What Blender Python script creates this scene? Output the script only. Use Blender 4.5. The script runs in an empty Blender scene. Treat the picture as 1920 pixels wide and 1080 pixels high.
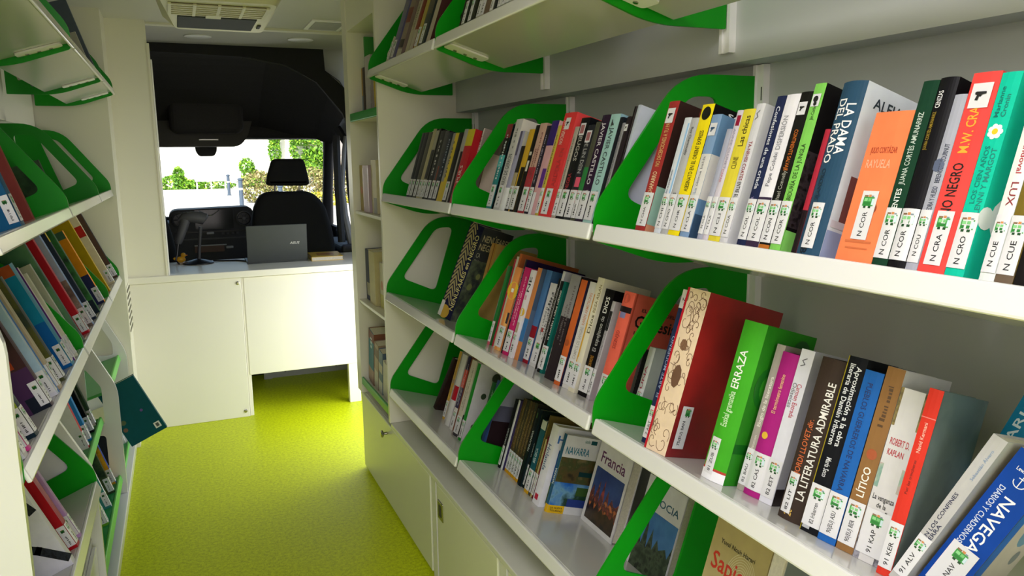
import bpy, bmesh, math, random
from mathutils import Vector, Matrix, Euler
random.seed(7)
C = bpy.context.scene.collection
SC = bpy.context.scene
S = 0.87            # layout units -> metres
H0 = 1.641          # height of the layout origin above the floor, in layout units
# ------------------------------------------------------------------ camera
cam_d = bpy.data.cameras.new('camera'); cam = bpy.data.objects.new('camera', cam_d); C.objects.link(cam)
cam_d.sensor_width = 36.0; cam_d.lens = 1450.0 * 36.0 / 1920.0; cam_d.clip_start = 0.02; cam_d.clip_end = 400
yaw, pit, rol = 0.404159, 0.165716, -0.012412
fw = Vector((math.sin(yaw)*math.cos(pit), math.cos(yaw)*math.cos(pit), -math.sin(pit)))
rt = Vector((math.cos(yaw), -math.sin(yaw), 0)); up = rt.cross(fw)
r2 = rt*math.cos(rol) + up*math.sin(rol); u2 = -rt*math.sin(rol) + up*math.cos(rol)
cam.matrix_world = Matrix(((r2.x, u2.x, -fw.x, 0), (r2.y, u2.y, -fw.y, 0), (r2.z, u2.z, -fw.z, H0*S), (0, 0, 0, 1)))
SC.camera = cam
# ------------------------------------------------------------------ world, sun, daylight lamps, exposure
W = bpy.data.worlds.new('sky'); SC.world = W; W.use_nodes = True
wn = W.node_tree.nodes; wl = W.node_tree.links; wn.clear()
wo = wn.new('ShaderNodeOutputWorld'); wb = wn.new('ShaderNodeBackground'); ws = wn.new('ShaderNodeTexSky')
ws.sky_type = 'NISHITA'; ws.sun_disc = False; ws.sun_elevation = math.radians(52); ws.sun_rotation = math.radians(200)
ws.air_density = 1.2; ws.dust_density = 3.0
wl.new(ws.outputs[0], wb.inputs[0]); wb.inputs[1].default_value = 0.25; wl.new(wb.outputs[0], wo.inputs[0])
sun_d = bpy.data.lights.new('sun', 'SUN'); sun = bpy.data.objects.new('sun', sun_d); C.objects.link(sun)
sun_d.energy = 7.0; sun_d.angle = 0.01; sun_d.color = (1, .96, .88)
sun.rotation_euler = Euler((math.radians(40), 0, math.radians(-35)))
def area(name, loc, rot, sx, sy, power, col):
    d = bpy.data.lights.new(name, 'AREA'); o = bpy.data.objects.new(name, d); C.objects.link(o)
    d.shape = 'RECTANGLE'; d.size = sx*S; d.size_y = sy*S; d.energy = power; d.color = col
    o.location = (loc[0]*S, loc[1]*S, (loc[2]+H0)*S); o.rotation_euler = rot
    return o
area('rear_door_daylight', (.25, -1.55, -.3), (math.radians(90), 0, 0), 1.6, 1.9, 8, (1, .95, 1))       # open rear doors behind the camera
area('side_door_daylight', (1.33, 4.58, -1.02), (0, math.radians(72), 0), 1.1, .95, 10, (1, .99, .95))      # open side door on the right
area('added_overhead_lamp', (-.15, .25, .80), (0, 0, 0), .7, 1.0, 17, (1, .97, 1))                          # lamp added below the closed ceiling to light shelf lips and book tops
vs = SC.view_settings
vs.view_transform = 'Standard'; vs.look = 'None'; vs.gamma = 1; vs.use_curve_mapping = False; vs.exposure = 0.3
# ------------------------------------------------------------------ materials
def lin(h):
    if not isinstance(h, str): return tuple(h)
    h = h.lstrip('#')
    if len(h) == 3: h = ''.join(c*2 for c in h)
    out = []
    for i in (0, 2, 4):
        c = int(h[i:i+2], 16)/255
        out.append(c/12.92 if c <= .04045 else ((c+.055)/1.055)**2.4)
    return tuple(out)
MATS = {}
def mat(col, rough=.4, metal=0, coat=0, var=.05, scale=30, bump=0, name=None, spec=.5):
    key = (col, rough, metal, coat, var, scale, bump, spec)
    if key in MATS: return MATS[key]
    m = bpy.data.materials.new(name or ('surface_%s' % (col if isinstance(col, str) else 'mix').strip('#')))
    m.use_nodes = True; nt = m.node_tree; b = nt.nodes['Principled BSDF']
    c = lin(col)
    b.inputs['Roughness'].default_value = rough; b.inputs['Metallic'].default_value = metal
    b.inputs['Specular IOR Level'].default_value = spec
    if coat: b.inputs['Coat Weight'].default_value = coat; b.inputs['Coat Roughness'].default_value = .12
    tc = nt.nodes.new('ShaderNodeTexCoord'); no = nt.nodes.new('ShaderNodeTexNoise'); rp = nt.nodes.new('ShaderNodeValToRGB')
    no.inputs['Scale'].default_value = scale; no.inputs['Detail'].default_value = 2
    nt.links.new(tc.outputs['Object'], no.inputs['Vector']); nt.links.new(no.outputs['Fac'], rp.inputs['Fac'])
    rp.color_ramp.elements[0].position = .3; rp.color_ramp.elements[1].position = .7
    rp.color_ramp.elements[0].color = tuple(max(0, x*(1-var)) for x in c)+(1,)
    rp.color_ramp.elements[1].color = tuple(min(1, x*(1+var)) for x in c)+(1,)
    nt.links.new(rp.outputs['Color'], b.inputs['Base Color'])
    if bump:
        bp = nt.nodes.new('ShaderNodeBump'); bp.inputs['Strength'].default_value = bump; bp.inputs['Distance'].default_value = .002
        nt.links.new(no.outputs['Fac'], bp.inputs['Height']); nt.links.new(bp.outputs['Normal'], b.inputs['Normal'])
    MATS[key] = m
    return m
def picmat(pal, scale, rough=.3):
    key = ('pic', tuple(pal), scale)
    if key in MATS: return MATS[key]
    m = bpy.data.materials.new('printed_picture'); m.use_nodes = True; nt = m.node_tree; b = nt.nodes['Principled BSDF']
    b.inputs['Roughness'].default_value = rough
    tc = nt.nodes.new('ShaderNodeTexCoord'); no = nt.nodes.new('ShaderNodeTexNoise'); rp = nt.nodes.new('ShaderNodeValToRGB')
    no.inputs['Scale'].default_value = scale*1.6; no.inputs['Detail'].default_value = 5
    nt.links.new(tc.outputs['Object'], no.inputs['Vector']); nt.links.new(no.outputs['Fac'], rp.inputs['Fac'])
    els = rp.color_ramp.elements
    while len(els) < len(pal): els.new(.5)
    for i, p in enumerate(pal):
        els[i].position = .36 + .28*i/max(1, len(pal)-1); els[i].color = lin(p)+(1,)
    nt.links.new(rp.outputs['Color'], b.inputs['Base Color'])
    MATS[key] = m
    return m
LAM = mat('#e3e1e2', .16, coat=.3, var=.012, scale=4, name='white_laminate')
BOARDM = mat('#cbc9c7', .17, coat=.3, var=.012, scale=4, name='dimmed_shelf_laminate')  # white laminate darkened; the dim reflection under the boards is in the colour
CREAM = mat('#e8e4d4', .34, var=.015, scale=3, name='cream_panel')
DESKM = mat('#f0ece0', .36, var=.01, scale=3, name='desk_panel')
GREEN = mat('#06950f', .36, spec=.3, var=.02, scale=6, name='green_lacquered_steel')
LIME = mat('#63c24f', .35, var=.02, scale=6, name='light_green_lacquer')
WALLM = mat('#b9bbbb', .55, var=.02, scale=5, name='grey_wall_lining')
BEAMM = mat('#c6c8c8', .5, var=.015, scale=5, name='grey_upper_lining')
DOORM = mat('#dcdcc8', .3, var=.012, scale=4, name='cabinet_door')
METALW = mat('#f6f4f4', .5, var=.01, name='white_metal')
STEEL = mat('#a9a59c', .25, metal=1, var=.05, name='brushed_steel')
DARK = mat('#2c2c2f', .6, var=.08, scale=60, name='dark_plastic')
FABRIC = mat('#141416', .9, var=.2, scale=250, bump=.4, name='black_seat_fabric')
HEADL = mat('#3a3839', .85, var=.1, scale=120, bump=.2, name='charcoal_headliner')
CEILM = mat('#c4c2bc', .6, var=.01, name='ceiling_lining')
PAGE = mat('#ded6c4', .8, var=.08, scale=200, name='page_edges')
LABELM = mat('#dddbe0', .32, var=.01, name='label_paper')
INK = mat('#2a2a2e', .5, var=0, name='label_ink')
# ------------------------------------------------------------------ mesh helpers
class MB:
    """collects polygons with material slots and links them as one mesh object"""
    def __init__(s): s.v = []; s.f = []; s.m = []; s.mats = []
    def mi(s, m):
        if m not in s.mats: s.mats.append(m)
        return s.mats.index(m)
    def poly(s, pts, m):
        n = len(s.v); s.v += [tuple(p) for p in pts]; s.f.append(tuple(range(n, n+len(pts)))); s.m.append(s.mi(m))
    def mesh(s, vs_, fs, m):
        n = len(s.v); s.v += [tuple(p) for p in vs_]; k = s.mi(m)
        for f in fs: s.f.append(tuple(i+n for i in f)); s.m.append(k)
    def box(s, a, b, m, M=None):
        x0, y0, z0 = (min(a[i], b[i]) for i in range(3)); x1, y1, z1 = (max(a[i], b[i]) for i in range(3))
        vs_ = [(x0,y0,z0),(x1,y0,z0),(x1,y1,z0),(x0,y1,z0),(x0,y0,z1),(x1,y0,z1),(x1,y1,z1),(x0,y1,z1)]
        if M: vs_ = [tuple(M @ Vector(p)) for p in vs_]
        s.mesh(vs_, [(0,3,2,1),(4,5,6,7),(0,1,5,4),(1,2,6,5),(2,3,7,6),(3,0,4,7)], m)
    def rbox(s, a, b, m, r=.01, seg=2, M=None):
        bm = bmesh.new(); bmesh.ops.create_cube(bm, size=1)
        x0, y0, z0 = (min(a[i], b[i]) for i in range(3)); x1, y1, z1 = (max(a[i], b[i]) for i in range(3))
        for v in bm.verts: v.co = Vector(((x0+x1)/2+v.co.x*(x1-x0), (y0+y1)/2+v.co.y*(y1-y0), (z0+z1)/2+v.co.z*(z1-z0)))
        bmesh.ops.bevel(bm, geom=bm.edges[:], offset=min(r, .49*min(x1-x0, y1-y0, z1-z0)), segments=seg, affect='EDGES', profile=.5)
        s.frombm(bm, m, M)
    def frombm(s, bm, m, M=None):
        bm.verts.index_update()
        vs_ = [tuple((M @ v.co) if M else v.co) for v in bm.verts]
        s.mesh(vs_, [tuple(v.index for v in f.verts) for f in bm.faces], m); bm.free()
    def prism(s, pts, ext, m, holes=()):
        """planar 3-D outline pts (list of Vectors) with holes, extruded by the vector ext"""
        bm = bmesh.new(); edges = []
        for loop in [pts]+list(holes):
            vv = [bm.verts.new(p) for p in loop]
            edges += [bm.edges.new((vv[i], vv[(i+1) % len(vv)])) for i in range(len(vv))]
        g = bmesh.ops.triangle_fill(bm, edges=edges, use_beauty=True, use_dissolve=False)
        fs = [e for e in g['geom'] if isinstance(e, bmesh.types.BMFace)]
        r = bmesh.ops.extrude_face_region(bm, geom=fs)
        bmesh.ops.translate(bm, vec=ext, verts=[e for e in r['geom'] if isinstance(e, bmesh.types.BMVert)])
        bmesh.ops.recalc_face_normals(bm, faces=bm.faces[:])
        s.frombm(bm, m)
    def tube(s, pts, rad, m, seg=10, cap=True):
        pts = [Vector(p) for p in pts]; n = len(pts)
        rads = rad if isinstance(rad, (list, tuple)) else [rad]*n
        rings = []; ref = None
        for i, p in enumerate(pts):
            t = (pts[min(i+1, n-1)]-pts[max(i-1, 0)]).normalized()
            if ref is None: ref = Vector((0,0,1)) if abs(t.z) < .9 else Vector((1,0,0))
            a = t.cross(ref).normalized(); b = a.cross(t).normalized(); ref = b
            rings.append([tuple(p+(a*math.cos(2*math.pi*k/seg)+b*math.sin(2*math.pi*k/seg))*rads[i]) for k in range(seg)])
        vs_ = [p for r in rings for p in r]; fs = []
        for i in range(n-1):
            for k in range(seg):
                fs.append((i*seg+k, i*seg+(k+1) % seg, (i+1)*seg+(k+1) % seg, (i+1)*seg+k))
        if cap: fs += [tuple(range(seg))[::-1], tuple(range((n-1)*seg, n*seg))]
        s.mesh(vs_, fs, m)
    def lathe(s, prof, m, o=(0,0,0), ax='Z', seg=20):
        vs_ = []; n = len(prof)
        for r, z in prof:
            for k in range(seg):
                a = 2*math.pi*k/seg; x, y = r*math.cos(a), r*math.sin(a)
                p = (x, y, z) if ax == 'Z' else ((x, z, y) if ax == 'Y' else (z, x, y))
                vs_.append((p[0]+o[0], p[1]+o[1], p[2]+o[2]))
        fs = [(i*seg+k, i*seg+(k+1) % seg, (i+1)*seg+(k+1) % seg, (i+1)*seg+k) for i in range(n-1) for k in range(seg)]
        fs += [tuple(range(seg)), tuple(range((n-1)*seg, n*seg))]
        bm = bmesh.new(); vv = [bm.verts.new(p) for p in vs_]
        for f in fs:
            try: bm.faces.new([vv[i] for i in f])
            except ValueError: pass
        bmesh.ops.remove_doubles(bm, verts=bm.verts[:], dist=1e-6); bmesh.ops.recalc_face_normals(bm, faces=bm.faces[:])
        s.frombm(bm, m)
    def build(s, name, parent=None, smooth=False, data_only=False):
        me = bpy.data.meshes.new(name); me.from_pydata(s.v, [], s.f)
        for m in s.mats: me.materials.append(m)
        me.polygons.foreach_set('material_index', s.m)
        if smooth: me.polygons.foreach_set('use_smooth', [True]*len(s.f))
        me.update()
        if smooth and hasattr(me, 'set_sharp_from_angle'): me.set_sharp_from_angle(angle=math.radians(40))
        return link(name, me, parent)
def link(name, me, parent=None):
    o = bpy.data.objects.new(name, me); C.objects.link(o)
    if parent is not None: o.parent = parent
    return o
def tag(o, label, cat, group=None):
    assert 4 <= len(label.split()) <= 16, label
    o['label'] = label; o['category'] = cat
    if group: o['group'] = group
    return o
def empty(name, loc=(0,0,0)):
    o = bpy.data.objects.new(name, None); C.objects.link(o); o.location = loc; o.empty_display_size = .05
    return o
def struct(o): o['kind'] = 'structure'; return o
def roundpoly(pts, r, n=4):
    """2-D polygon with rounded corners; r one radius or a list"""
    out = []; N = len(pts)
    for i in range(N):
        p0, p, p1 = Vector(pts[i-1]), Vector(pts[i]), Vector(pts[(i+1) % N]); rr = r[i] if isinstance(r, (list, tuple)) else r
        a = (p0-p); b = (p1-p); k = min(rr, a.length*.45, b.length*.45)
        if k < 1e-5: out.append(tuple(p)); continue
        A = p+a.normalized()*k; B = p+b.normalized()*k
        for j in range(n+1):
            t = j/n; out.append(tuple(A*(1-t)**2+p*2*t*(1-t)+B*t*t))
    return out
TXT = {}
def text2d(s, bold=.0):
    """triangulated lettering, cap height 1, returns verts, faces, width"""
    key = (s, bold)
    if key in TXT: return TXT[key]
    cu = bpy.data.curves.new('lettering', 'FONT'); cu.body = s; cu.size = 1; cu.resolution_u = 2; cu.offset = bold
    ob = bpy.data.objects.new('lettering', cu); C.objects.link(ob)
    me = bpy.data.meshes.new_from_object(ob)
    vs_ = [(v.co.x, v.co.y) for v in me.vertices]; fs = [tuple(p.vertices) for p in me.polygons]
    bpy.data.objects.remove(ob); bpy.data.curves.remove(cu); bpy.data.meshes.remove(me)
    if not vs_: TXT[key] = ([], [], 1); return TXT[key]
    x0 = min(v[0] for v in vs_); x1 = max(v[0] for v in vs_); k = 1/.72
    TXT[key] = ([((x-x0)*k, y*k) for x, y in vs_], fs, (x1-x0)*k)
    return TXT[key]
def lettering(mb, s, m, place, L, hh, bold=.0, center=True):
    """lays the string over length L and letter height hh; place(a, b) gives the 3-D point"""
    vs_, fs, w = text2d(s, bold)
    if not vs_: return
    mb.mesh([place((x/w-.5)*L, (y-.5)*hh) for x, y in vs_], fs, m)
BOOKS={
'r20':[
(3.1205,0.045,0.0378,0.2732,0.17,0.,'#1c2230','#15181f',[],'-','slim dark navy paperback',{}),
(3.0821,0.045,0.0537,0.2739,0.17,0.,'#191c26','#101218',[],'-','dark navy paperback',{}),
(3.0278,0.045,0.047,0.2731,0.17,0.,'#54524a','#3a3a36',[],'-','slim olive grey paperback',{}),
(2.9775,0.045,0.0421,0.2844,0.17,0.,'#b5ab86','#3c3a34',[],'-','thin cream spined paperback',{}),
(2.9348,0.045,0.038,0.2762,0.17,0.,'#a8a290','#1b1b1d',[('B',0.3,0.72,'#3b3a3c')],'-','cream and dark paperback',{}),
(2.8962,0.045,0.0214,0.2828,0.17,0.,'#121214','#121214',[],'-','tall thin black paperback',{}),
(2.8742,0.045,0.057,0.2734,0.17,0.,'#2f2f33','#222',[('TS','#b9b6b0')],'-','charcoal paperback with pale lettering',{}),
(2.8166,0.045,0.0451,0.2706,0.17,0.,'#4b4a4e','#2a2a2c',[('B',0.2,0.5,'#8d4c40',0.55,0.8)],'-','grey paperback with thin red stripe',{}),
(2.7709,0.045,0.053,0.2633,0.17,0.,'#1e2638','#1c2233',[('TS','#8790a5')],'-','navy paperback with grey lettering',{}),
(2.7173,0.045,0.0639,0.2579,0.17,0.,'#d9bd3a','#c9ae32',[('B',0.3,1,'#9a9690',0,0.5),('TS','#5b5438')],'','yellow and grey spined paperback',{}),
(2.6528,0.045,0.0487,0.2579,0.17,0.,'#191717','#151515',[],'-','black paperback with pale call label',{}),
(2.6035,0.045,0.039,0.2685,0.17,0.,'#a9a6a4','#8d8a88',[('B',0.0,0.7,'#2b1d20',0.5,1)],'','grey and black paperback',{}),
(2.5639,0.045,0.0698,0.2656,0.17,0.,'#c22330','#b0222c',[('B',0.78,1,'#d3c02e'),('T','3ªUR.S','#e7d9d0',0.28,0.52,'u',0.4,0.4)],'','broad red book with yellow top',{}),
(2.4935,0.07,0.0168,0.2753,0.17,0.,'#ded8d2','#9b8b86',[('B',0.82,1,'#37302f',0,0.5),('T','FONT','#8c2a35',0.66,0.92,'u',0.6,0.5)],'','white spined paperback with crimson lettering',{}),
(2.4761,0.1,0.008,0.2,0.17,0.,'#8c6c5c','#e3cdbd',[('CB',0.45,0.62,0.05,0.22,'#231c1c')],'','pale cover paperback next to middle bay divider',{}),
],
'r21':[
(2.2171,0.045,0.0423,0.268,0.17,0.,'#2c8187','#10181c',[('B',0.84,1,'#7d3231'),('B',0.64,0.84,'#141616'),('B',0.5,0.64,'#54b3b8'),('TS','#cfd8d8')],'-','teal and black paperback with red top',{}),
(2.1578,0.045,0.0476,0.2806,0.17,0.,'#c9c6c8','#d9d2c9',[('T','MARIO DE GERRON','#3d3d42',0.25,0.62,'u',0.5,0.55),('TS2','#7e7d80')],'-','tall white spined paperback with grey lettering',{}),
(2.1067,0.045,0.0347,0.2423,0.17,0.,'#a3a1c0','#b8b3a6',[('B',0.7,1,'#5c5674',0.2,0.6),('B',0,0.3,'#eeeef4')],'','thin lavender spined paperback',{}),
(2.0714,0.045,0.0265,0.1971,0.17,0.,'#2a2723','#211f1d',[('B',0.35,0.6,'#a99a77')],'-','short black and tan paperback',{}),
(2.0431,0.045,0.0358,0.245,0.17,0.,'#d2a62e','#101010',[('CB',0,1,0.6,1,'#dda91c'),('CB',0,1,0,0.6,'#141312'),('B',0,0.55,'#1b1a17',0.35,1)],'-','yellow and black paperback',{}),
(2.0057,0.045,0.0261,0.2558,0.17,0.,'#191817','#141312',[('B',0.48,0.6,'#d9d4ca',0.25,0.75),('B',0.66,0.7,'#c9c3b8',0.2,0.8)],'','thin black paperback with white title box',{}),
(1.979,0.045,0.044,0.2597,0.17,0.,'#c7a294','#b78d80',[('B',0.0,0.52,'#a8323c'),('T2','#7a3b3b')],'-','pink and crimson spined paperback',{}),
(1.9332,0.045,0.0258,0.2507,0.17,0.,'#2a2431','#3a2c44',[('TS','#9a93a8')],'-','dark purple paperback with grey lettering',{}),
(1.906,0.045,0.0415,0.2631,0.17,0.,'#cf9fa6','#d8a9ac',[('B',0.74,1,'#34206e'),('B',0.3,0.5,'#5b2e86',0.5,1),('B',0,0.25,'#e9e6ef',0,0.5)],'','pink paperback with indigo top',{}),
(1.863,0.045,0.0197,0.2481,0.17,0.,'#c0ad46','#b6a23d',[('TS','#4c4428')],'-','thin mustard yellow paperback',{}),
(1.842,0.045,0.0668,0.2806,0.17,0.,'#d83a3c','#e0474a',[('T','JOHN VERDON','#e9c9bd',0.7,0.93,'d',0.3,0.3),('T','ARDERÁ EN','#b5242a',0.3,0.66,'u',0.6,0.32),('G','p')],'-','thick bright red paperback with pale lettering',{}),
(1.7642,0.045,0.0224,0.2407,0.17,0.,'#aea499','#b8b0a6',[('TS','#6d675f')],'-','thin beige paperback',{}),
(1.7412,0.045,0.0449,0.262,0.17,0.,'#17181b','#111316',[('T','JEUGOS','#b9b4ae',0.58,0.85,'d',0.5,0.4),('T','NEGRA','#a8212c',0.3,0.46,'u',0.4,0.4),('G','f')],'-','black paperback with framed face sticker',{}),
(1.6957,0.045,0.0346,0.2422,0.17,0.,'#2a2b31','#222329',[('T','DE LIN DEIN','#a9a8a8',0.5,0.85,'d',0.5,0.5),('B',0.36,0.46,'#d2566f',0.3,0.95),('B',0.2,0.33,'#c73655',0.3,1),('G','f')],'-','charcoal paperback with pink spots',{}),
(1.6605,0.045,0.0224,0.2481,0.17,0.,'#4c4d40','#41433a',[('B',0.22,0.55,'#2f7a3f')],'-','olive and green spined paperback',{}),
(1.6373,0.045,0.0381,0.2634,0.17,0.,'#2d1c33','#24172a',[('T','JAVIER CASTILLO','#d9d3da',0.36,0.93,'d',0.5,0.42),('T','LA','#c7bfc4',0.27,0.31,'u',0.5,0.5)],'-','dark purple paperback with pale capital lettering',{}),
(1.5978,0.045,0.0432,0.263,0.17,0.,'#9ec5c2','#94bccb',[('T','JAVIER CASTILLO','#27343a',0.36,0.88,'d',0.5,0.42),('T','EL','#33474a',0.27,0.31,'u',0.5,0.5),('P','g')],'-','light aqua paperback with dark lettering',{}),
(1.554,0.045,0.016,0.254,0.17,0.,'#1d1f26','#20242c',[],'','thin navy paperback',{}),
(1.537,0.045,0.013,0.24,0.17,0.,'#8f8d92','#7e7c80',[('TS','#55545a')],'','thin grey paperback',{}),
(1.523,0.045,0.018,0.2535,0.17,0.,'#2b2328','#251f22',[('G','p')],'','dark brown paperback with pistol sticker',{}),
(1.504,0.045,0.012,0.2757,0.17,0.,'#1c1719','#191517',[('B',0,1,'#4c4348',0.75,0.9)],'','tall black paperback',{}),
(1.491,0.045,0.013,0.2781,0.17,0.,'#b3bac9','#c6c8dd',[('CB',0,1,0,0.07,'#2d5fae')],'','pale lavender paperback with blue foot stripe',{}),
],
'r22':[
(1.331,0.02,0.035,0.2655,0.17,0.,'#9f3432','#32201d',[('T','E. CHAPARRO','#e0c9a0',0.25,0.46,'u',0.5,0.42),('T','NO DECEPCIONES A TU PADRE','#d3ad6e',0.5,0.88,'u',0.5,0.4),('G','p'),('CB',0,0.5,0.05,0.35,'#8fb3a6'),('CB',0,0.7,0.0,0.06,'#c98a6c'),('CB',0.3,1,0.75,1,'#7c3626')],'N CHA','brick red hardback with gold lettering',{}),
(1.2637,0.02,0.0221,0.229,0.17,0.,'#d5d9e4','#8f8f96',[('B',0.35,0.95,'#8fb6de',0.72,0.9),('T','Los años de peregrinación','#6a6f80',0.3,0.55,'u',0.3,0.28)],'N CHI','white paperback with sky blue edge',{}),
(1.2407,0.02,0.0222,0.2272,0.17,0.,'#b3b2b5','#c9c8c8',[('T','Roy Chernousky','#3a3a3e',0.68,0.92,'d',0.5,0.35),('T','TEARS','#3a3a3e',0.27,0.36,'u',0.5,0.4)],'N CHO','light grey spined paperback',{}),
(1.2174,0.02,0.0356,0.2514,0.17,0.,'#f0d81d','#121212',[('T','ASESINATO EN EL ORIENT EXPRESS','#2b2812',0.34,0.8,'u',0.55,0.34),('T','CHRISTIE','#2b2812',0.2,0.3,'u',0.55,0.34),('O',0.93,0.5,0.36,'#111'),('CT','SOS','#e8e8e8',0.2,0.5,0.93,0.97),('CB',0.05,0.6,0.7,0.705,'#e8d030')],'N CHR','bright yellow and black paperback',{}),
(1.1799,0.02,0.0275,0.23,0.17,0.,'#7f9cc2','#6488ae',[('B',0.32,0.68,'#d6d2d0'),('T','La última bahía','#6b6a72',0.36,0.66,'u',0.4,0.26),('T','Mary Jane Clark','#a9bdd8',0.2,0.4,'u',0.4,0.2),('CB',0,1,0.32,0.68,'#d5d1cf'),('CB',0,1,0,0.2,'#3a5270'),('G','b')],'N CLA','sky blue paperback with white middle band',{}),
(1.1274,0.02,0.0144,0.2012,0.17,0.,'#a7a8bb','#b3b2c4',[],'N CLA','thin greyish lavender paperback',{}),
(1.1122,0.02,0.0153,0.2339,0.17,0.,'#cfc6d3','#c9c4d8',[('B',0.88,0.96,'#8d1f38',0.3,0.9),('T','ANNIE CLUNET','#9a93aa',0.55,0.86,'d',0.5,0.4),('T','CAPAS','#c77d8d',0.45,0.55,'d',0.4,0.4)],'N CLA','pale lilac paperback with crimson top mark',{}),
(1.0962,0.02,0.0304,0.2345,0.17,0.,'#dccb3f','#d9c83a',[('T','Las chicas','#3b3417',0.72,0.95,'u',0.55,0.42),('T','CLINE','#6c6126',0.55,0.64,'u',0.5,0.4)],'N CLI','yellow paperback with black title',{}),
(1.065,0.02,0.0199,0.2424,0.17,0.,'#cfcdd3','#d6d5da',[('T','TA-NEHISI COATES','#8d2030',0.45,0.73,'d',0.55,0.42),('T','ENTRE EL MUNDO','#1b1b1d',0.22,0.44,'d',0.55,0.46),('P','s')],'N COA','white paperback with red and black capitals',{}),
(1.0206,0.02,0.0211,0.2517,0.17,0.,'#232a4a','#1c213c',[('T','Confesiones de una criada','#d3d3de',0.38,0.93,'d',0.5,0.42),('T','NARR','#8a7fae',0.26,0.33,'u',0.4,0.3)],'N COL','navy paperback with white script title',{}),
(0.9986,0.02,0.03,0.2525,0.17,0.,'#e6e2ea','#e9e2ea',[('T','Pepe Colubi','#77757e',0.4,0.62,'u',0.4,0.3),('T','DISPERSIÓN','#8b8a92',0.64,0.86,'u',0.4,0.36),('B',0,0.33,'#3a2c44'),('CB',0.1,1,0.1,0.85,'#d89a83'),('CB',0,1,0.0,0.3,'#8a6f86')],'N COL','white paperback with purple foot',{}),
(0.9679,0.02,0.0241,0.2542,0.17,0.,'#1b1b19','#161615',[('T','CONTINENTE SALVAJE','#c46a24',0.5,0.76,'d',0.55,0.34),('T','Michael Connelly','#9a988f',0.27,0.5,'u',0.5,0.34),('G','p'),('B',0,0.03,'#b56a2a')],'N CON','black paperback with orange title',{}),
(0.9428,0.02,0.0228,0.2652,0.17,0.,'#7fc65a','#151314',[('T','SABIDURÍA DE LA JUNGLA','#2f4a25',0.27,0.64,'u',0.5,0.4),('T','Jim Corbett','#3d5a2f',0.78,0.88,'u',0.5,0.3),('G','m'),('CB',0.45,1,0.45,0.72,'#9c2033'),('CP',0,0.6,0.15,0.6,['#1d191b','#3b3338','#15110f'],60),('CB',0,1,0,0.13,'#85cf66')],'N COR','light green spined black paperback',{}),
(0.8963,0.02,0.0103,0.1913,0.17,0.,'#23191c','#a32539',[('B',0.35,1,'#a82a3c')],'','thin dark crimson paperback behind blue hardback',{}),
(0.8854,0.02,0.0451,0.2609,0.17,0.,'#2c4a63','#d8dde8',[('T','LA DAMA','#f1eef0',0.58,0.87,'d',0.68,0.34),('T','DEL PRADO','#f1eef0',0.53,0.9,'d',0.3,0.34),('T','ALEJANDRO','#1f3348',0.27,0.5,'u',0.3,0.2),('T','B','#16202c',0.01,0.04,'d',0.4,0.3),('CT','ALEJANDRO','#26323f',0.12,0.85,0.87,0.93),('CB',0.1,0.5,0.22,0.48,'#7a4a48'),('CB',0.02,0.55,0.18,0.22,'#cfc7d2'),('CB',0,1,0.0,0.16,'#9aa4c9'),('CB',0.5,0.9,0.25,0.6,'#e9dfe6')],'N COR','thick dark blue hardback with big white title',{'hard': 1,'lw': 0.5}),
(0.8106,0.02,0.062,0.2118,0.17,0.,'#ee8153','#e87a4c',[('T','JULIO CORTÁZAR','#b0432b',0.72,0.77,'h',0.5,0.7),('T','RAYUELA','#f3b08f',0.62,0.69,'h',0.45,0.65),('O',0.38,0.62,0.09,'#8a3d2a'),('O',0.36,0.62,0.13,'#9a4a30'),('B',0.13,0.145,'#c96d45',0.15,0.85),('B',0.09,0.1,'#c96d45',0.2,0.8)],'N COR','thick orange volume with emblem and horizontal title',{'lw': 0.42,'lx': 0.5,'lz': 0.1}),
(0.748,0.02,0.024,0.2502,0.17,0.,'#1b3d2c','#16301f',[('T','AUSENTES','#e9ebe6',0.24,0.42,'u',0.45,0.36),('T','JUANA CORTÉS AMUNARRIZ','#c2cdc4',0.44,0.83,'u',0.45,0.34)],'N COR','dark green hardback with white lettering',{}),
(0.7232,0.02,0.0266,0.2516,0.17,0.,'#17161a','#121115',[('T','CENIZAS','#ece9ec',0.84,0.93,'u',0.3,0.3),('T','JUANA CORTÉS AMUNARRIZ','#a58a2c',0.62,0.82,'u',0.25,0.22)],'N COR','black hardback with small gold lettering',{'hard': 1}),
(0.696,0.02,0.0168,0.2279,0.17,0.,'#a5a6b4','#b1b2c2',[('T','DE PIEDRA Y HUESO','#3e4356',0.3,0.48,'u',0.6,0.42),('T','BERENGERE COURNUT','#3e4356',0.5,0.72,'u',0.6,0.4),('O',0.6,0.3,0.5,'#5c6580')],'N COU','blue grey paperback with dark lettering',{}),
(0.6786,0.02,0.037,0.2535,0.17,0.,'#ee4a46','#e54441',[('T','MANO NEGRO','#221d1e',0.22,0.55,'u',0.42,0.4),('T','M.W. CRAVEN','#f0a83a',0.6,0.92,'u',0.42,0.36),('G','p')],'N CRA','thick coral red paperback with pistol sticker',{'lw': 0.62}),
(0.641,0.02,0.0247,0.2502,0.17,0.,'#17bd9f','#19c2a4',[('T','LOS CIEN AÑOS','#157a72',0.36,0.64,'u',0.36,0.26),('T','DE LENNI Y MARGOT','#157a72',0.25,0.63,'u',0.72,0.26),('T','Marianne','#14716a',0.78,0.93,'u',0.3,0.24),('T','Cronin','#14716a',0.78,0.89,'u',0.64,0.24),('F',0.71,0.5,0.4),('CO',0.25,0.32,0.16,'#f3f6f4'),('CO',0.05,0.3,0.08,'#f3f6f4'),('CO',0.5,0.55,0.1,'#2d6fc0')],'N CRO','teal green hardback with white daisy',{}),
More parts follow.
